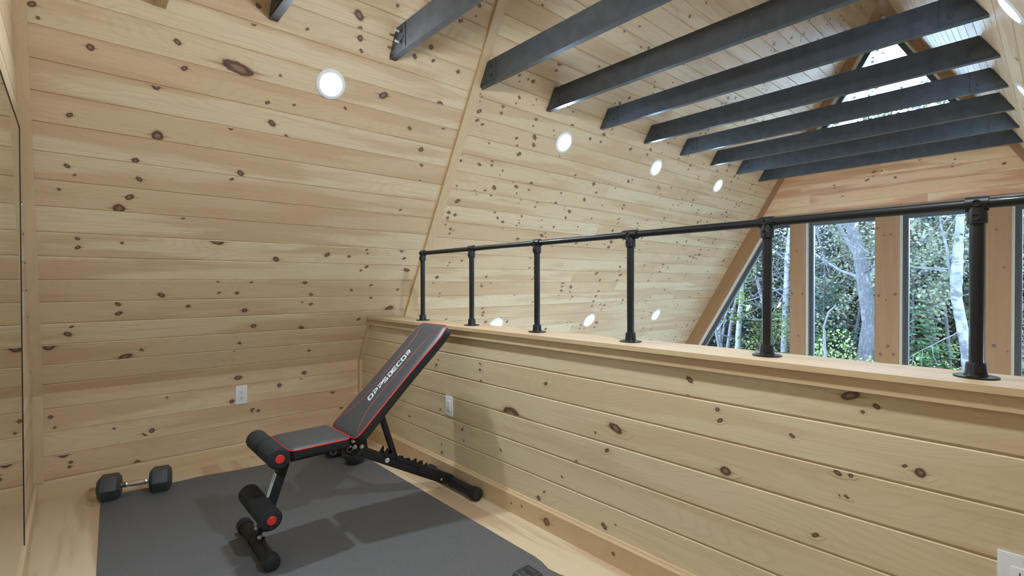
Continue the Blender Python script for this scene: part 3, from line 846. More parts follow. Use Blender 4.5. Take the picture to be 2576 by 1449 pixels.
def write(mb, text, O, X, Y, h, w, gap, lw, shear=.3, thick=.0006, only=None):
    """letters as flat ribbons: O origin, X reading direction, Y letter up"""
    O, X, Y = Vector(O), Vector(X).normalized(), Vector(Y).normalized(); nn = X.cross(Y)
    x = 0
    for ch in text:
        for st in GL[ch]:
            pts = [Vector((x + p[0]*w + p[1]*h*shear, p[1]*h)) for p in st]
            L, R = [], []
            closed = (pts[0]-pts[-1]).length < 1e-6
            if closed: pts = pts[:-1]
            n = len(pts)
            for i in range(n):
                a = pts[i-1] if (i or closed) else pts[i]; b = pts[(i+1) % n] if (i < n-1 or closed) else pts[i]
                e1 = (pts[i]-a); e2 = (b-pts[i])
                e1 = e1.normalized() if e1.length > 1e-9 else e2.normalized()
                e2 = e2.normalized() if e2.length > 1e-9 else e1
                t = (e1+e2).normalized(); nr = Vector((-t.y, t.x))
                k = lw/2/max(.5, abs(nr.dot(Vector((-e1.y, e1.x)))))
                L.append(pts[i]+nr*k); R.append(pts[i]-nr*k)
            f = lambda q, d: O + X*q.x + Y*q.y + nn*d
            LT = [mb.bm.verts.new(f(q, thick)) for q in L]; RT = [mb.bm.verts.new(f(q, thick)) for q in R]
            LB = [mb.bm.verts.new(f(q, 0)) for q in L]; RB = [mb.bm.verts.new(f(q, 0)) for q in R]
            rng = range(n) if closed else range(n-1)
            for i in rng:
                j = (i+1) % n
                mb.bm.faces.new((LT[i], RT[i], RT[j], LT[j])); mb.bm.faces.new((LT[i], LT[j], LB[j], LB[i])); mb.bm.faces.new((RT[i], RB[i], RB[j], RT[j]))
        x += w+gap

def dumbbell(name_label, c, rz, roll, R=.0745, HL=.105, D=.128, text=None):
    """c centre on the floor plane; local axis x; hexagonal heads resting on a flat"""
    apo = R*math.cos(PI/6)
    root = empty('dumbbell', (c[0], c[1], c[2]), name_label, 'dumbbell', 'black hex dumbbells on the mat', rz)
    Mx = Matrix.Translation(Vector(c)) @ Matrix.Rotation(rz, 4, 'Z')
    def head(s):
        m = MB()
        rings = []
        for l, k in ((0, .70), (.016, .97), (.020, 1.0), (HL-.020, 1.0), (HL-.016, .97), (HL, .66)):
            rings.append([m.bm.verts.new(Mx @ Vector((s*(D/2+l), k*R*math.sin(PI/6+i*PI/3), apo+k*R*math.cos(PI/6+i*PI/3)))) for i in range(6)])
        m.skin(rings)
        bmesh.ops.bevel(m.bm, geom=[e for e in m.bm.edges], offset=.002, segments=1, affect='EDGES')
        h = m.build('hex_head', HEXR, root, smooth=20)
        return h
    for s in (-1, 1):
        h = head(s)
        if text and s == text[1]:
            m = MB()
            zt = 2*apo+.0003
            # raised frame and letters on the top flat
            a, b = s*(D/2+.024), s*(D/2+HL-.024)
            yl_ = R*.36
            q = [(a, -yl_), (b, -yl_), (b, yl_), (a, yl_)]
            pts = [Mx @ Vector((x, y, zt)) for x, y in q]
            m.tube(pts, .0012, 6, closed=True)
            X = (Mx.to_3x3() @ Vector((0, -1, 0)))*text[2]; Y = (Mx.to_3x3() @ Vector((1, 0, 0)))*text[2]
            ctr = Mx @ Vector(((a+b)/2, 0, zt))
            write(m, text[0], ctr - X.normalized()*.021 - Y.normalized()*.008, X, Y, .016, .0085, .0026, .0022, 0, .0009)
            m.build('embossed_lettering', RUBBER, h, smooth=0)
    m = MB()
    a = Mx @ Vector((-D/2-.01, 0, apo)); d = Mx.to_3x3() @ Vector((1, 0, 0))
    L = D+.02; pr = [(0, .0135), (.022, .0135), (.030, .0165), (.036, .0135)]
    k = 9
    for i in range(k+1):
        t = i/k; pr.append((.040+(L-.08)*t, .0135+.0030*math.sin(PI*t)))
    pr += [(L-.036, .0135), (L-.030, .0165), (L-.022, .0135), (L, .0135)]
    m.lathe(a, d, pr, 24)
    m.build('handle', CHROME, root)
dumbbell('black hex dumbbell lying at the left rear edge of the mat along the knee wall', (-1.458, -.262, .0068), -.20, 0)
dumbbell('black hex dumbbell behind the bench, partly hidden below the hinge', (-.348, -.512, .0068), PI/2+.22, 0)
dumbbell('black hex dumbbell with embossed top at the bottom edge of the photo', (-.590, -2.452, .0068), -.02, 0, text=('TROY', 1, 1))

# ------------------------------------------------------------------ adjustable bench
YC = -1.362
bench = empty('weight_bench', (-.6, YC, 0), 'black adjustable weight bench with red piping and raised backrest, on the dark mat', 'bench')
def foot(x, y0, y1, r=.030):
    m = MB(); m.cyl((x, y0+.03, r+.009), (x, y1-.03, r+.009), r, 32)
    m.cyl((x, YC-.030, r+.009), (x, YC-.033, r+.009), r+.0015, 32); m.cyl((x, YC+.030, r+.009), (x, YC+.033, r+.009), r+.0015, 32)
    t = m.build('foot_tube', STEEL_B, bench)
    for y, s in ((y0, 1), (y1, -1)):
        m = MB(); m.lathe((x, y, r+.009), (0, s, 0), [(0, r-.004), (.003, r+.003), (.008, r+.007), (.050, r+.007), (.052, r+.002)], 48, ridge=(r+.004, .0035))
        m.build('end_cap', RUBBER, t)
foot(-1.108, -1.590, -1.125, .0285)
foot(-.066, -1.635, -1.125, .0285)
# front post
pa, pb = Vector((-1.103, YC, .055)), Vector((-.985, YC, .395))
m = MB(); m.bar(pa, pb, .040, .045, (0, 1, 0), .003)
post = m.build('front_post', STEEL_B, bench)
m = MB()
for s in (-1, 1): m.lathe((-1.108, YC-.021*s-.012, .088-.012*s), (0, -1, 0), [(0, .010), (.006, .010), (.006, .0065), (.014, .006)], 6)
m.lathe((-1.085, YC-.0225, .078), (0, -1, 0), [(0, .011), (.003, .011), (.003, .008), (.010, .007)], 12)
m.build('bolt', ZINC, post)
dpo = (pb-pa).normalized(); npo = Vector((-dpo.z, 0, dpo.x))
m = MB()
c0 = pa+dpo*.150+npo*.0212; c1 = pa+dpo*.285+npo*.0212
m.bar(c0, c1, .030, .0016, npo)
tag(m.build('warning_label', WHITEP, post, smooth=0), 'white printed warning label')
m = MB()
for k in range(5):
    m.bar(pa+dpo*(.245+.007*k)+npo*.0222, pa+dpo*(.2475+.007*k)+npo*.0222, .016, .0006, npo)
m.build('label_print', plain('grey_print', (.12, .12, .12), .6), post, smooth=0)
# rollers
def roller(x, z, y0, y1, r=.046):
    m = MB(); m.cyl((x, y0+.004, z), (x, y1-.004, z), .013, 20)
    rod = m.build('roller_rod', STEEL_B, bench)
    mid = (y0+y1)/2
    for a, b in ((y0, mid-.006), (mid+.006, y1)):
        m = MB(); L = b-a
        pr = [(0, r-.012), (.003, r-.005), (.010, r), (L-.010, r), (L-.003, r-.005), (L, r-.012)]
        m.lathe((x, a, z), (0, 1, 0), pr, 36)
        m.build('foam_pad', FOAM, rod)
    for y, s in ((y0, -1), (y1, 1)):
        m = MB(); m.lathe((x, y-.001*s, z), (0, s, 0), [(0, .019), (.004, .019), (.006, .016)], 28); m.build('red_end_cap', RED, rod)
roller(-1.064, .452, -1.545, -1.180)
roller(-1.098, .200, -1.545, -1.180)
m = MB(); m.bar((-1.085, YC+.0, .440), (-.98, YC, .395), .036, .036, (0, 1, 0), .003)
m.build('roller_bracket', STEEL_B, bench)
m = MB(); m.bar((-1.100, YC, .200), (-1.050, YC, .200), .030, .040, (0, 1, 0), .003)
m.build('roller_bracket', STEEL_B, bench)

def slab(root, F, L, hw, t, rc, names, n=16, puff=.005):
    """padded board: F maps (a, b, h) to world; hw(a) half width; returns cushion"""
    out = []
    def corner(ca, cb, a0):
        for k in range(7):
            an = a0 + PI/2*k/6
            out.append((ca+rc*math.cos(an), cb+rc*math.sin(an)))
    # outline counter-clockwise in (a, b)
    def side(a0, a1, sgn):
        for k in range(1, n):
            a = a0+(a1-a0)*k/n; out.append((a, sgn*hw(a)))
    corner(L-rc, hw(L)-rc, 0); side(L-rc, rc, 1)
    corner(rc, hw(0)-rc, PI/2); corner(rc, -hw(0)+rc, PI); side(rc, L-rc, -1); corner(L-rc, -hw(L)+rc, -PI/2)
    P = [Vector(p) for p in out]; N_ = len(P)
    nr = []
    for i in range(N_):
        e = (P[(i+1) % N_]-P[i-1]).normalized(); nr.append(Vector((e.y, -e.x)))
    def ring(m, ins, h): return [m.bm.verts.new(F(P[i].x-nr[i].x*ins, P[i].y-nr[i].y*ins, h)) for i in range(N_)]
    m = MB()
    rs = [ring(m, .016, -t), ring(m, .006, -t+.003), ring(m, .001, -t+.012), ring(m, 0, -t*.5), ring(m, .001, -.006)]
    m.skin(rs, (True, True)); s = m.build(names[0], VINYL_S, root, smooth=50)
    m = MB()
    rs = [ring(m, .0015, -.0065), ring(m, .003, -.001), ring(m, .010, .0022), ring(m, .026, puff)]
    for q in (.022, .05):
        ka, kb = 1-(.026+q)/(L/2), 1-(.026+q)/hw(L/2)
        rs.append([m.bm.verts.new(F(L/2+(p.x-L/2)*ka, p.y*kb, puff+q*.03)) for p in P])
    m.skin(rs, (False, True)); top = m.build(names[1], VINYL, root, smooth=50)
    m = MB(); m.tube([F(P[i].x-nr[i].x*.0005, P[i].y-nr[i].y*.0005, -.0045) for i in range(N_)], .0034, 8, closed=True)
    m.build('red_piping', RED, top)
    return top
# seat
F = lambda a, b, h: Vector((-1.010+a, YC+b, .466+h))
seat = slab(bench, F, .278, lambda a: .147-.010*(1-a/.278)*0, .050, .030, ('seat_side', 'seat'))
# backrest
A0 = Vector((-.716, YC, .455)); B0 = Vector((-.172, YC, .968))
ud = (B0-A0).normalized(); LB = (B0-A0).length; nd = Vector((-ud.z, 0, ud.x))
F = lambda a, b, h: A0 + ud*a + Vector((0, b, 0)) + nd*h
hwb = lambda a: .1485+.0045*math.cos(2*PI*a/LB)*.8 - .012*max(0, (a/LB-.85)/.15)**2
back = slab(bench, F, LB, hwb, .055, .034, ('backrest_side', 'backrest'))
# two red stripes and the lettering
def stripe(side):
    pts = []
    P = [(.035, .135 if side > 0 else -.128), (.075, .110 if side > 0 else -.100), (.14, .070), (.20, .058), (.30, .054), (.42, .054), (.52, .056), (.60, .060), (.645, .066), (.675, .082), (.70, .094)]
    for i, (a, b) in enumerate(P):
        b = abs(b)*side
        pts.append(F(a, b, .0062 if 0.03 < a < LB-.03 and abs(b) < .1 else .005))
    return pts
for sd in (-1, 1):
    m = MB(); m.tube(stripe(sd), .0014, 6); m.build('red_stripe', RED, back)
m = MB()
write(m, 'OPPSDECOR', F(.198, -.017, .0062), ud, Vector((0, 1, 0)), .034, .0285, .0095, .0088, .28, .0008)
m.build('lettering', WHITEP, back, smooth=0)
# frame under the seat
m = MB(); m.bar((-.99, YC, .392), (-.66, YC, .392), .040, .040, (0, 1, 0), .003); m.build('seat_frame', STEEL_B, bench)
m = MB()
q0 = A0+nd*(-.058)+ud*.02; q1 = A0+nd*(-.058)+ud*.60
m.bar(q0-nd*.014, q1-nd*.014, .034, .026, (0, 1, 0), .003); m.build('backrest_frame', STEEL_B, bench)
m = MB()
for s in (-1, 1):
    y = YC+s*.027-.002
    m.prism([(-.735, y, .425), (-.690, y, .440), (-.600, y, .400), (-.590, y, .345), (-.650, y, .322), (-.730, y, .355)], (0, .004, 0))
m.build('hinge_plate', STEEL_B, bench, smooth=0)
ba, bb = Vector((-.668, YC, .366)), Vector((-.118, YC, .062))
m = MB(); m.bar(ba, bb, .050, .040, (0, 1, 0), .003)
beam = m.build('main_beam', STEEL_B, bench)
bd = (bb-ba).normalized(); bn = Vector((-bd.z, 0, bd.x))
if bn.z < 0: bn = -bn
m = MB(); m.bar(bb-bd*.20+bn*.012, Vector((-.066, YC, .052)), .046, .052, (0, 1, 0), .004); m.build('rear_sleeve', STEEL_B, bench)
# toothed rack
m = MB()
for s in (-1, 1):
    poly = []; a0 = .175; K = 7; step = .046
    poly.append(ba+bd*a0+bn*.018)
    for k in range(K):
        a = a0+k*step; hh = (.058, .048, .044, .043, .044, .054, .054)[k]
        poly += [ba+bd*(a+.004)+bn*hh, ba+bd*(a+.013)+bn*hh, ba+bd*(a+.022)+bn*.037, ba+bd*(a+.030)+bn*.033, ba+bd*(a+.040)+bn*.036]
    poly.append(ba+bd*(a0+K*step)+bn*.018)
    m.prism([p+Vector((0, s*.024-.0015, 0)) for p in poly], (0, .003, 0))
m.build('toothed_rack', STEEL_B, beam, smooth=0)
# support strut
m = MB()
m.bar((-.425, YC, .258), (-.530, YC, .585), .025, .030, (0, 1, 0), .002)
m.cyl((-.427, YC-.034, .262), (-.427, YC+.034, .262), .0065, 12)
m.build('support_strut', STEEL_B, bench)
# rings, bolts, sticker
def bolt(x, z, y=YC-.031, r=.010, parent=bench):
    m = MB(); m.lathe((x, y, z), (0, -1, 0), [(0, r), (.002, r), (.003, r*.65), (.009, r*.6)], 12); m.torus((x, y-.002, z), (0, 1, 0), r, .0013, 20, 6)
    m.build('bolt', ZINC, parent)
bolt(-.664, .378); bolt(-.672, .410); bolt(-.628, .372)
def pull(x, z, y=YC-.036, R=.016, tilt=0.2):
    m = MB(); m.torus((x, y, z), (.15, 1, tilt), R, .0014, 30, 6); m.cyl((x, y+.006, z+R), (x, y-.004, z+R), .0045, 12); m.build('pull_ring', ZINC, bench)
pull(-.690, .372, R=.0145); pull(-.775, .378, R=.0135); pull(-.965, .380, R=.0135)
m = MB(); sc = ba+bd*.215+Vector((0, -.0203, 0))
m.lathe(sc, (0, -1, 0), [(0, .0125), (.0006, .0125)], 28); tag(m.build('round_sticker', WHITEP, beam, smooth=0), 'round white sticker')
m = MB(); m.box(sc.x-.009, sc.x+.009, sc.y-.0011, sc.y-.0006, sc.z-.0012, sc.z+.0012); m.build('sticker_print', DARK, beam, smooth=0)
m = MB(); m.lathe((-.142, YC-.0235, .072), (0, -1, 0), [(0, .008), (.002, .008), (.003, .005)], 12); m.build('bolt', ZINC, bench)

# ------------------------------------------------------------------ the woods outside
def leafmat(name, c1, c2, tr=.3):
    m, nt, bs = mat_new(name)
    oi = N(nt, 'ShaderNodeTexCoord')
    f = noise(nt, oi.outputs['Object'], 1.6, 3.0)
    nt.links.new(mixc(nt, ss(nt, f, .35, .65), c1, c2), bs.inputs['Base Color'])
    bs.inputs['Roughness'].default_value = .6; bs.inputs['Specular IOR Level'].default_value = .25
    return m
BARK, nt, bs = mat_new('scaly_grey_bark')
tc = nt.nodes.new('ShaderNodeTexCoord')
mp = N(nt, 'ShaderNodeMapping'); mp.inputs['Scale'].default_value = (1, 1, .35); nt.links.new(tc.outputs['Object'], mp.inputs[0])
vo = N(nt, 'ShaderNodeTexVoronoi'); vo.inputs['Scale'].default_value = 26; nt.links.new(mp.outputs[0], vo.inputs['Vector'])
f = noise(nt, mp.outputs[0], 14, 4, .7)
c = mixc(nt, ss(nt, vo.outputs['Distance'], .05, .6), (0.0259, 0.0198, 0.0201), (0.0094, 0.0069, 0.0070))
c = mixc(nt, ss(nt, f, .55, .7), c, (0.0495, 0.0416, 0.0433))
nt.links.new(c, bs.inputs['Base Color']); bs.inputs['Roughness'].default_value = .85
bp = nt.nodes.new('ShaderNodeBump'); bp.inputs['Strength'].default_value = .8; bp.inputs['Distance'].default_value = .02
nt.links.new(vo.outputs['Distance'], bp.inputs['Height']); nt.links.new(bp.outputs[0], bs.inputs['Normal'])
BIRCHM, nt, bs = mat_new('birch_bark')
tc = nt.nodes.new('ShaderNodeTexCoord')
mp = N(nt, 'ShaderNodeMapping'); mp.inputs['Scale'].default_value = (3, 3, 7); nt.links.new(tc.outputs['Object'], mp.inputs[0])
f = noise(nt, mp.outputs[0], 1.6, 4, .7)
f2 = noise(nt, tc.outputs['Object'], 2.2, 3, .6)
c = mixc(nt, ss(nt, f, .48, .60), (0.0589, 0.0524, 0.0527), (0.0106, 0.0089, 0.0085))
c = mixc(nt, ss(nt, f2, .5, .7), c, (0.0353, 0.0327, 0.0349))
nt.links.new(c, bs.inputs['Base Color']); bs.inputs['Roughness'].default_value = .7
TWIG = plain('pale_twig_bark', (0.0318, 0.0277, 0.0274), .8, nscale=8, namp=.3)
DKTWIG = plain('dark_twig_bark', (0.0106, 0.0085, 0.0075), .85, nscale=8, namp=.3)
L_YEL = leafmat('young_yellow_green_leaves', (0.0289, 0.0426, 0.0061), (0.0570, 0.0684, 0.0137))
L_MAP = leafmat('pale_spring_leaves', (0.0259, 0.0292, 0.0141), (0.0542, 0.0527, 0.0292))
L_SPR = leafmat('spruce_needles', (0.0103, 0.0292, 0.0066), (0.0212, 0.0495, 0.0103))
L_PIN = leafmat('blue_green_pine_needles', (0.0085, 0.0226, 0.0150), (0.0169, 0.0368, 0.0226))
L_DRK = leafmat('dark_evergreen_needles', (0.0038, 0.0080, 0.0047), (0.0080, 0.0141, 0.0085))
GRND = plain('forest_floor', (0.0071, 0.0079, 0.0034), .9, nscale=.7, namp=.5)

GZ = ZLOW-.3
def gz(x): return GZ + max(0, x-14)*.17
m = MB()
rows = []
for i in range(21):
    x = XG+.6+i*2.2
    rows.append([m.bm.verts.new((x, -30+j*4, gz(x)+.25*math.sin(i*1.7+j*2.3))) for j in range(19)])
for a, b in zip(rows, rows[1:]):
    for j in range(18): m.bm.faces.new((a[j], a[j+1], b[j+1], b[j]))
g = m.build('ground', GRND); g['kind'] = 'structure'; g['label'] = 'forest floor rising behind the house'

def card_mesh(name, pts, mat):
    """pts: list of (center, dir, side, len, wid) leaf blades"""
    V, Fc = [], []
    for c_, d, s_, l, w_ in pts:
        b = len(V)
        V += [c_-s_*w_*.1, c_+d*l*.45-s_*w_, c_+d*l, c_+d*l*.45+s_*w_]
        Fc.append((b, b+1, b+2, b+3))
    me = bpy.data.meshes.new(name); me.from_pydata([tuple(v) for v in V], [], Fc)
    me.materials.append(mat); me.update()
    return me
def rv(rg): 
    while True:
        v = Vector((rg.uniform(-1, 1), rg.uniform(-1, 1), rg.uniform(-1, 1)))
        if .05 < v.length < 1: return v.normalized()

def conifer_meshes(h, r0, rg, needle, dens=1.0, droop=.25, z0=.08):
    m = MB(); m.tube([(0, 0, 0), (0.02, 0, h*.5), (0, 0, h)], [h*.016+.03, h*.010+.015, .008], 7)
    pts = []
    z = h*z0
    while z < h*.985:
        t = (z/h); R = r0*(1-t)**.8*rg.uniform(.8, 1.1)+.08
        nb = max(4, int(7*(1-t)+4))
        a0 = rg.random()*6
        for k in range(nb):
            an = a0+2*PI*k/nb+rg.uniform(-.2, .2)
            d = Vector((math.cos(an), math.sin(an), rg.uniform(-.1, .12)-droop*.4*(1-t))).normalized()
            L = R*rg.uniform(.75, 1.1)
            tip = Vector((0, 0, z))+d*L+Vector((0, 0, droop*L*.15))
            m.tube([(0, 0, z), Vector((0, 0, z))+d*L*.5-Vector((0, 0, .02)), tip], [.012, .008, .003], 4, caps=False)
            nn = int(L*26*dens)+3
            for q in range(nn):
                u = rg.uniform(.12, 1)
                p = Vector((0, 0, z))+d*(L*u)
                sd = Vector((-d.y, d.x, 0)).normalized()*rg.choice((-1, 1))
                dd = (d*rg.uniform(.3, 1)+sd*rg.uniform(.2, 1)+Vector((0, 0, rg.uniform(-.35, .1)))).normalized()
                wl = (1.15-u)*L*.36+.07
                pts.append((p, dd, dd.orthogonal().normalized() if rg.random() < .5 else Vector((0, 0, 1)).cross(dd).normalized(), wl*rg.uniform(.7, 1.2), wl*.10+.008))
        z += h*.022+.045
    return m, card_mesh('needles', pts, needle)

def broad_meshes(h, rg, leaf, nleaf, bark_r=.05, spread=.45, lsize=.055, first=.25, twist=.15):
    m = MB(); tips = []
    def grow(p, d, L, r, lev):
        pts = [p]; rr = [r]; n = 5
        for i in range(n):
            d = (d + rv(rg)*twist*.6 + Vector((0, 0, .05))).normalized()
            p = p + d*(L/n); pts.append(p); rr.append(r*(1-.75*(i+1)/n))
            if lev < 3 and i > 0:
                for _ in range(1 if lev else 2):
                    if rg.random() < .85:
                        dd = (d*.6 + rv(rg)*spread*1.6).normalized()
                        grow(p, dd, L*rg.uniform(.35, .6), rr[-1]*.6, lev+1)
            if lev >= 1: tips.append((p, d))
        m.tube(pts, rr, 6 if lev == 0 else 4, caps=False)
    grow(Vector((0, 0, 0)), Vector((0, 0, 1)), h, bark_r, 0)
    pts = []
    for _ in range(nleaf):
        p, d = rg.choice(tips)
        if p.z < h*first: continue
        c_ = p+rv(rg)*rg.uniform(0, .28)
        dd = (rv(rg)+Vector((0, 0, -.4))).normalized()
        s = lsize*rg.uniform(.6, 1.3)
        pts.append((c_, dd, dd.orthogonal().normalized(), s, s*.42))
    return m, card_mesh('leaves', pts, leaf)

def tree_proto(kind, seed):
    rg = random.Random(seed)
    if kind == 'spruce': m, f = conifer_meshes(3.6, 1.25, rg, L_SPR, 1.5); bk = DKTWIG
    elif kind == 'pine': m, f = conifer_meshes(6.0, 1.9, rg, L_PIN, 1.1, .05); bk = DKTWIG
    elif kind == 'dark': m, f = conifer_meshes(9.0, 2.1, rg, L_DRK, .75, .3, .03); bk = DKTWIG
    elif kind == 'maple': m, f = broad_meshes(6.0, rg, L_MAP, 8000, .06, .55, .075); bk = TWIG
    elif kind == 'yellow': m, f = broad_meshes(2.5, rg, L_YEL, 3200, .022, .6, .055, .12, .3); bk = DKTWIG
    elif kind == 'bare': m, f = broad_meshes(6.5, rg, L_MAP, 500, .075, .55, .08, .3, .25); bk = TWIG
    bm = m.bm
    bmesh.ops.recalc_face_normals(bm, faces=bm.faces)
    for f_ in bm.faces: f_.smooth = True
    me = bpy.data.meshes.new('trunk'); bm.to_mesh(me); bm.free(); me.materials.append(bk)
    return me, f
PROTO = {}
def tree(kind, name, x, y, s, rz, label, group, seed=1, fol='foliage', z=None):
    key = (kind, seed)
    if key not in PROTO: PROTO[key] = tree_proto(kind, seed)
    me, f = PROTO[key]
    r = empty(name, (x, y, (gz(x)-.1) if z is None else z), label, 'tree', group, rz)
    r.scale = (s, s, s)
    new_obj('trunk', me, r); new_obj(fol, f, r)
    return r
def trunk_tree(name, pts, radii, mat, label, branches=(), bmat=TWIG, cat='tree'):
    """a real trunk that follows the given axis; runs on down into the ground"""
    pts = [Vector(p) for p in pts]
    x = pts[0].x
    d = (pts[-1]-pts[-2]).normalized()
    base = pts[-1]+d*((pts[-1].z-(gz(x)-.2))/max(.2, -d.z))
    pts.append(base); radii = list(radii)+[radii[-1]*1.15]
    r = empty(name, base, label, cat)
    fine_p, fine_r = [], []
    rg = random.Random(len(pts)*7)
    for i in range(len(pts)-1):
        for k in range(6):
            t = k/6; j = Vector((rg.uniform(-1, 1), rg.uniform(-1, 1), 0))*radii[i]*.07
            fine_p.append(pts[i].lerp(pts[i+1], t)+j); fine_r.append((radii[i]*(1-t)+radii[i+1]*t)*rg.uniform(.95, 1.06))
    fine_p.append(pts[-1]); fine_r.append(radii[-1])
    m = MB(); m.tube(fine_p, fine_r, 14); m.build('trunk', mat, r)
    if branches:
        for b in branches:
            m = MB(); bp_ = [Vector(q) for q in b[0]]
            m.tube(bp_, [b[1]*(1-.8*i/(len(bp_)-1)) for i in range(len(bp_))], 6); m.build('branch', bmat, r)
    return r
def topped(P, r, h=3.2, lean=0.0):
    """carry a trunk on above the window head"""
    a, b = Vector(P[0]), Vector(P[1]); d = (a-b).normalized()
    return [tuple(a+d*h)]+list(P), [r[0]*.45]+list(r)
rg = random.Random(5)
def twigs(p, d, L, r, n):
    """a wavering branch with side twigs"""
    out = []
    p = Vector(p); d = Vector(d).normalized(); pts = [p]
    for i in range(7):
        d = (d+rv(rg)*.18).normalized(); p = p+d*L/7; pts.append(p)
        if i > 1 and n:
            q = [p]; dd = (d+rv(rg)*.8).normalized()
            for k in range(4): dd = (dd+rv(rg)*.25).normalized(); q.append(q[-1]+dd*L*.09)
            out.append((q, r*.45))
    return [(pts, r)]+out
BIG = [(11.50,-0.43,2.76),(11.50,-0.55,2.47),(11.50,-0.69,2.01),(11.50,-0.80,1.29),(11.50,-0.90,0.58),(11.50,-0.98,-0.03),(11.50,-0.93,-0.61)]
P, R_ = topped(BIG, [.085, .10, .115, .13, .145, .16, .17])
br = twigs((11.4, -.62, 2.2), (-.2, .9, .25), 1.8, .022, 1)+twigs((11.4, -.8, 1.4), (0, -1, .5), 1.5, .02, 1)+twigs((11.5, -.7, 1.9), (.2, .8, -.3), 1.4, .016, 1)+twigs((11.5, -.2, 3.6), (0, .7, .7), 1.6, .03, 1)
trunk_tree('leaning_tree', P, R_, BARK, 'thick leaning tree trunk with scaly purple grey bark behind the second window', br, DKTWIG)
BIRCH = [(11.00,-2.47,2.65),(11.00,-2.44,2.04),(11.00,-2.40,1.35),(11.00,-2.41,0.89),(11.00,-2.49,0.36),(11.00,-2.56,-0.09),(11.00,-2.60,-0.58)]
P, R_ = topped(BIRCH, [.060, .068, .095, .085, .085, .095, .11])
br = twigs((11, -2.33, 1.35), (-.1, .35, 1), 1.7, .030, 1)+twigs((11, -2.32, 1.4), (-.1, .9, .35), 1.6, .016, 1)+twigs((11, -2.32, 1.45), (0, .9, .05), 1.5, .014, 1)+twigs((11, -2.5, .3), (0, .7, -.7), 1.3, .014, 1)+twigs((11, -2.4, 1.9), (0, -.8, .5), 1.2, .014, 1)
trunk_tree('birch_tree', P, R_, BIRCHM, 'white blotchy birch trunk behind the third window, left of the nearest railing post', br, TWIG)
T1 = [(13.00,2.48,2.03),(13.00,2.53,0.86),(13.00,2.60,0.15),(13.00,2.65,-0.91)]
P, R_ = topped(T1, [.045, .06, .07, .085], 2.5)
br = twigs((12.9, 2.55, .62), (0, -1, .12), 1.5, .022, 1)+twigs((12.9, 2.5, 1.5), (0, -.8, .5), 1.5, .02, 1)+twigs((12.9, 2.6, .1), (0, -.7, .6), 1.3, .015, 1)
trunk_tree('thin_birch_tree', P, R_, BIRCHM, 'thin pale tree trunk with a forked side branch in the slanted left window', br, TWIG)
T2 = [(14.00,3.72,0.57),(14.00,3.68,-0.34),(14.00,3.64,-0.98)]
P, R_ = topped(T2, [.06, .075, .085], 3)
trunk_tree('thin_birch_tree', P, R_, BIRCHM, 'short visible pale trunk at the lowest left tip of the slanted window', twigs((14, 3.7, .6), (0, -.8, .6), 1.2, .02, 1), TWIG)
T3 = [(13.00,1.20,2.85),(13.00,1.30,1.87),(13.00,1.33,0.66),(13.00,1.37,-0.78)]
P, R_ = topped(T3, [.05, .06, .075, .09], 2.5)
br = twigs((13, 1.3, .75), (0, .9, .5), 1.2, .016, 1)+twigs((13, 1.3, .2), (0, .9, .1), 1.3, .016, 1)+twigs((13, 1.3, 1.8), (0, .6, .7), 1.3, .016, 1)
trunk_tree('thin_birch_tree', P, R_, BIRCHM, 'slim blue grey trunk right of the fifth railing post, beside the first timber post', br, TWIG)
TW = [(9.00,-0.93,0.77),(9.00,-0.81,0.64),(9.00,-0.73,0.35),(9.00,-0.74,0.14),(9.00,-0.76,-0.28)]
trunk_tree('bent_sapling', TW, [.010, .014, .018, .02, .024], TWIG, 'pale bent bare sapling low in the second window', (), TWIG)
DEAD = [(12.00,-2.06,1.37),(12.00,-2.11,0.78),(12.00,-2.16,0.20),(12.00,-2.20,-0.47)]
br = twigs((12, -2.1, .8), (0, .6, -.5), 1.0, .012, 1)+twigs((12, -2.1, .8), (0, -.7, .4), .9, .012, 1)+twigs((12, -2.15, .3), (0, .7, .4), .9, .012, 1)
trunk_tree('dead_sapling', DEAD, [.012, .02, .03, .035], DKTWIG, 'thin dead sapling with drooping twigs left of the birch in the third window', br, TWIG)

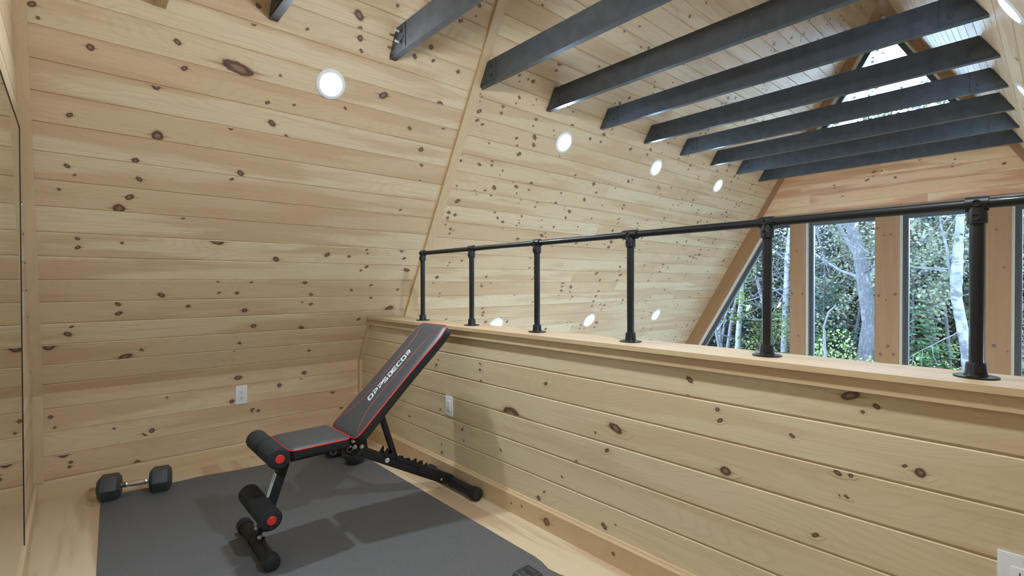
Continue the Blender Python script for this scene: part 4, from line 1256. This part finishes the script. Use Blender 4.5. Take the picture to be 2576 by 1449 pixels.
tree('spruce', 'young_spruce', 11.6, -1.66, 1.10, .3, 'bright green young spruce at the left side of the third window', None, 2, 'needles')
tree('pine', 'pine_tree', 12.7, .30, .80, 1.0, 'soft blue green pine filling the lower second window', None, 3, 'needles')
tree('yellow', 'leafy_shrub', 12.0, -.12, 1.12, .4, 'yellow green leafy shrub at the foot of the leaning trunk', None, 4)
tree('yellow', 'leafy_shrub', 11.4, 1.6, 1.2, 2.0, 'yellow green leafy shrub low in the slanted left window', None, 4)
tree('maple', 'maple_tree', 14.6, -1.9, 1.0, .9, 'pale leafed maple filling the top of the third window', None, 6)
tree('maple', 'maple_tree', 14.2, .1, 1.03, 2.6, 'pale leafed maple behind the top of the leaning trunk', None, 6)
rg2 = random.Random(99)
gA = 'grey green trees deep in the woods behind the windows'
lab = {'dark': 'dark evergreen deep in the woods behind the windows', 'bare': 'bare grey branched tree in the woods behind the windows', 'maple': 'pale leafed tree in the woods behind the windows'}
grp = {'dark': 'dark evergreens in the background', 'bare': 'bare branched trees in the background', 'maple': 'pale leafed trees in the background'}
nm = {'dark': 'evergreen_tree', 'bare': 'bare_tree', 'maple': 'deciduous_tree'}
spots = []
for x, y in [(17, 5.5), (16.5, 3.0), (17.5, .9), (17, -.9), (17.5, -2.6), (17, -4.4), (20, 7.6), (20.5, 4.6), (20, 2.3), (21, -.1), (20.5, -2.2), (21, -4.8), (25, 9.5), (25, 6.2), (26, 3.2), (25, .4), (26, -2.4), (25, -5.4), (31, 12), (31, 8), (31, 4), (31, 0), (31, -4)]:
    spots.append(('dark', x+rg2.uniform(-.5, .5), y+rg2.uniform(-.5, .5), rg2.uniform(.75, 1.0) if x < 24 else rg2.uniform(.9, 1.15)))
for x, y in [(15, 3.9), (14.6, 2.1), (15.5, .3), (16, -2.9), (15.4, -3.6), (13.5, 3.2), (19, 6), (19, 1.2), (19, -3.4), (16.2, 1.2), (15.4, -1.3)]:
    spots.append(('bare', x, y, rg2.uniform(.95, 1.15)))
for x, y in [(15.8, 4.6), (15.9, 1.9), (16.2, -.2), (15.6, -3.9), (18.5, 3.4), (18.7, -1.4), (14.8, -2.9)]:
    spots.append(('maple', x, y, rg2.uniform(.95, 1.2)))
for k, x, y, s in spots:
    tree(k, nm[k], x, y, s, rg2.uniform(0, 6), lab[k], grp[k], 6 if k == 'maple' else (8 if rg2.random() < .5 else 9), 'needles' if k == 'dark' else 'foliage')
# tall bare crowns against the sky in the triangular window
for i, (x, y, s) in enumerate([(12.5, -2.7, 1.75), (14.0, -4.3, 1.8), (12.2, -.6, 1.6)]):
    tree('bare', 'bare_tree', x, y, s, 1.3*i, 'tall bare tree whose twigs show in the triangular upper window', 'tall bare trees behind the triangular window', 8)
